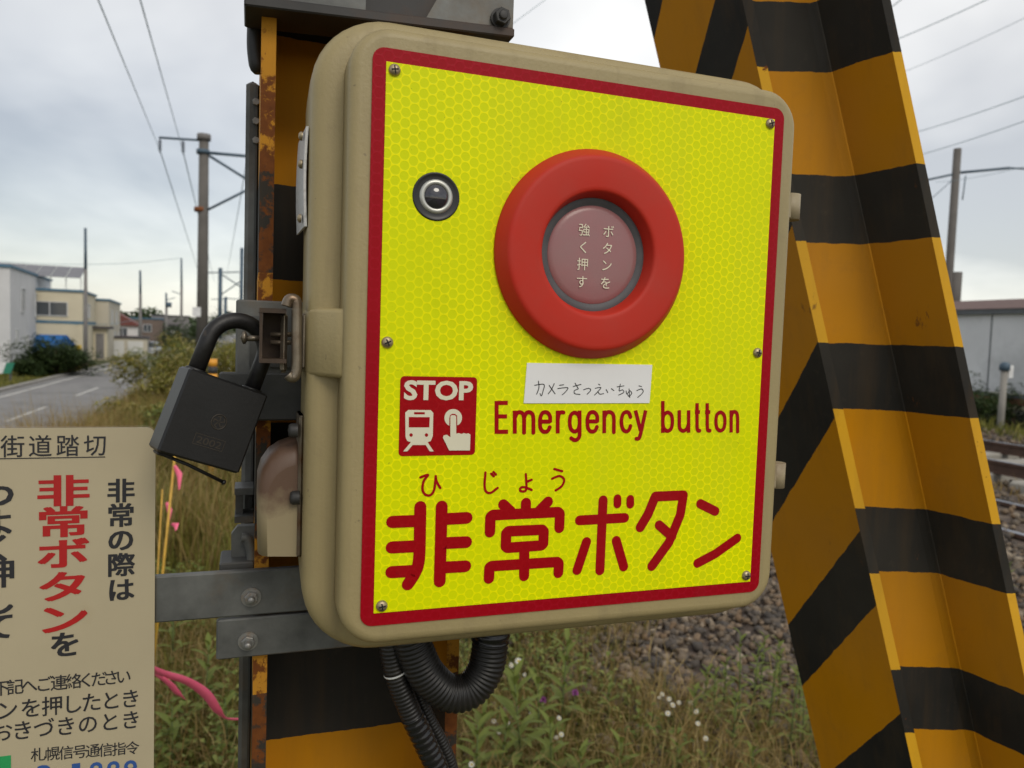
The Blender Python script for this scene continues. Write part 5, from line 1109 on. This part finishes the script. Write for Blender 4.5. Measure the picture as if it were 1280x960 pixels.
for (px, py, lab) in ((719, 866, 'purple clover flower right of the leafy weeds'), (679, 875, 'faded pink clover flower among the weeds')):
    d = ray(px, py); q = Vector((0, 0, EYE)) + d * ((EYE - .16) / -d.z); t_ = thing('clover_flower', lab, 'flower', I4, (q.x, q.y, 0)); s = MB(); s.tube([(q.x, q.y, 0), (q.x, q.y, q.z)], .0013, 6); s.build('stem', 'stem_green', t_)
    s = MB()
    for k in range(40): a, b_ = random.uniform(0, 2 * pi), random.uniform(-.6, 1.4); e_ = Vector((cos(a) * cos(b_), sin(a) * cos(b_), sin(b_))); f_ = e_.orthogonal().normalized() * .003; s.add([tuple(q + e_ * .004 - f_), tuple(q + e_ * .004 + f_), tuple(q + e_ * .014)], [(0, 1, 2)])
    s.build('flower_head', 'petal_purple', t_)
# yellow rods with pink tape, pink ribbon
def rod(label, a, b_, Y, r, tapes):
    A_, B_ = AT(*a, Y), AT(*b_, Y); g0 = A_ + (B_ - A_) * ((A_.z + .05) / (A_.z - B_.z)); t_ = thing('marker_rod', label, 'rod', I4, tuple(g0), group='yellow rods with pink tape')
    s = MB(); s.tube([A_, g0], r, 8); s.build('shaft', 'rod_yellow', t_)
    for (px, py, dx_, dy_) in tapes:
        p = AT(px, py, Y - .01); q = AT(px + dx_, py + dy_, Y - .03); mid = p.lerp(q, .5) + Vector((.01, 0, .008)); wv = Vector((.007, .004, .006)); s = MB()
        for k, (c_, ww) in enumerate(((p, .5), (mid, 1), (q, .3))): s.v += [tuple(c_ - wv * ww), tuple(c_ + wv * ww), tuple(c_ + wv * ww + Vector((0, .001, 0))), tuple(c_ - wv * ww + Vector((0, .001, 0)))]
        for k in range(2): 
            for j in range(4): s.f.append((k * 4 + j, k * 4 + (j + 1) % 4, k * 4 + 4 + (j + 1) % 4, k * 4 + 4 + j)); s.smooth.append(True)
        s.build('tape', 'tape_pink', t_)
rod('longer yellow rod with pink tape ends left of the post', (219, 566), (203, 720), 2.6, .0045, [(218, 582, 6, 30), (214, 655, 6, 8)])
rod('shorter thin yellow rod beside the longer one', (203, 612), (197, 716), 2.8, .003, [(208, 628, 2, 28)])
rb_ = thing('pink_ribbon', 'bright pink plastic ribbon fluttering below the cream sign', 'ribbon', I4, tuple(AT(193, 842, 1.4)))
def ribbon(pxs, ws, Y0, dY):
    s = MB(); n = len(pxs); C_ = smoothpts([AT(a, b_, Y0 + dY * i / (n - 1)) for i, (a, b_) in enumerate(pxs)], 6); m_ = len(C_)
    W_ = [np.interp(i / (m_ - 1), np.linspace(0, 1, len(ws)), ws) for i in range(m_)]
    for i, c_ in enumerate(C_):
        d = (C_[min(i + 1, m_ - 1)] - C_[max(i - 1, 0)]).normalized(); t_ = i / m_; sd_ = d.cross(Vector((.3 * sin(t_ * 9), 1, 0))).normalized() * (W_[i] / 2)
        e_ = Vector((0, .0006, 0)); s.v += [tuple(c_ - sd_), tuple(c_ + sd_), tuple(c_ + sd_ + e_), tuple(c_ - sd_ + e_)]
    for i in range(m_ - 1):
        for j in range(4): s.f.append((i * 4 + j, i * 4 + (j + 1) % 4, i * 4 + 4 + (j + 1) % 4, i * 4 + 4 + j)); s.smooth.append(True)
    return s
ribbon([(180, 832), (205, 842), (235, 852), (258, 868), (272, 888), (283, 898), (308, 899)], [.016, .018, .017, .018, .016, .007, .004], 1.35, .15).build('tail', 'tape_pink', rb_)
ribbon([(188, 838), (210, 853), (222, 866), (232, 875)], [.010, .012, .010, .002], 1.37, .05).build('tail', 'tape_pink', rb_)
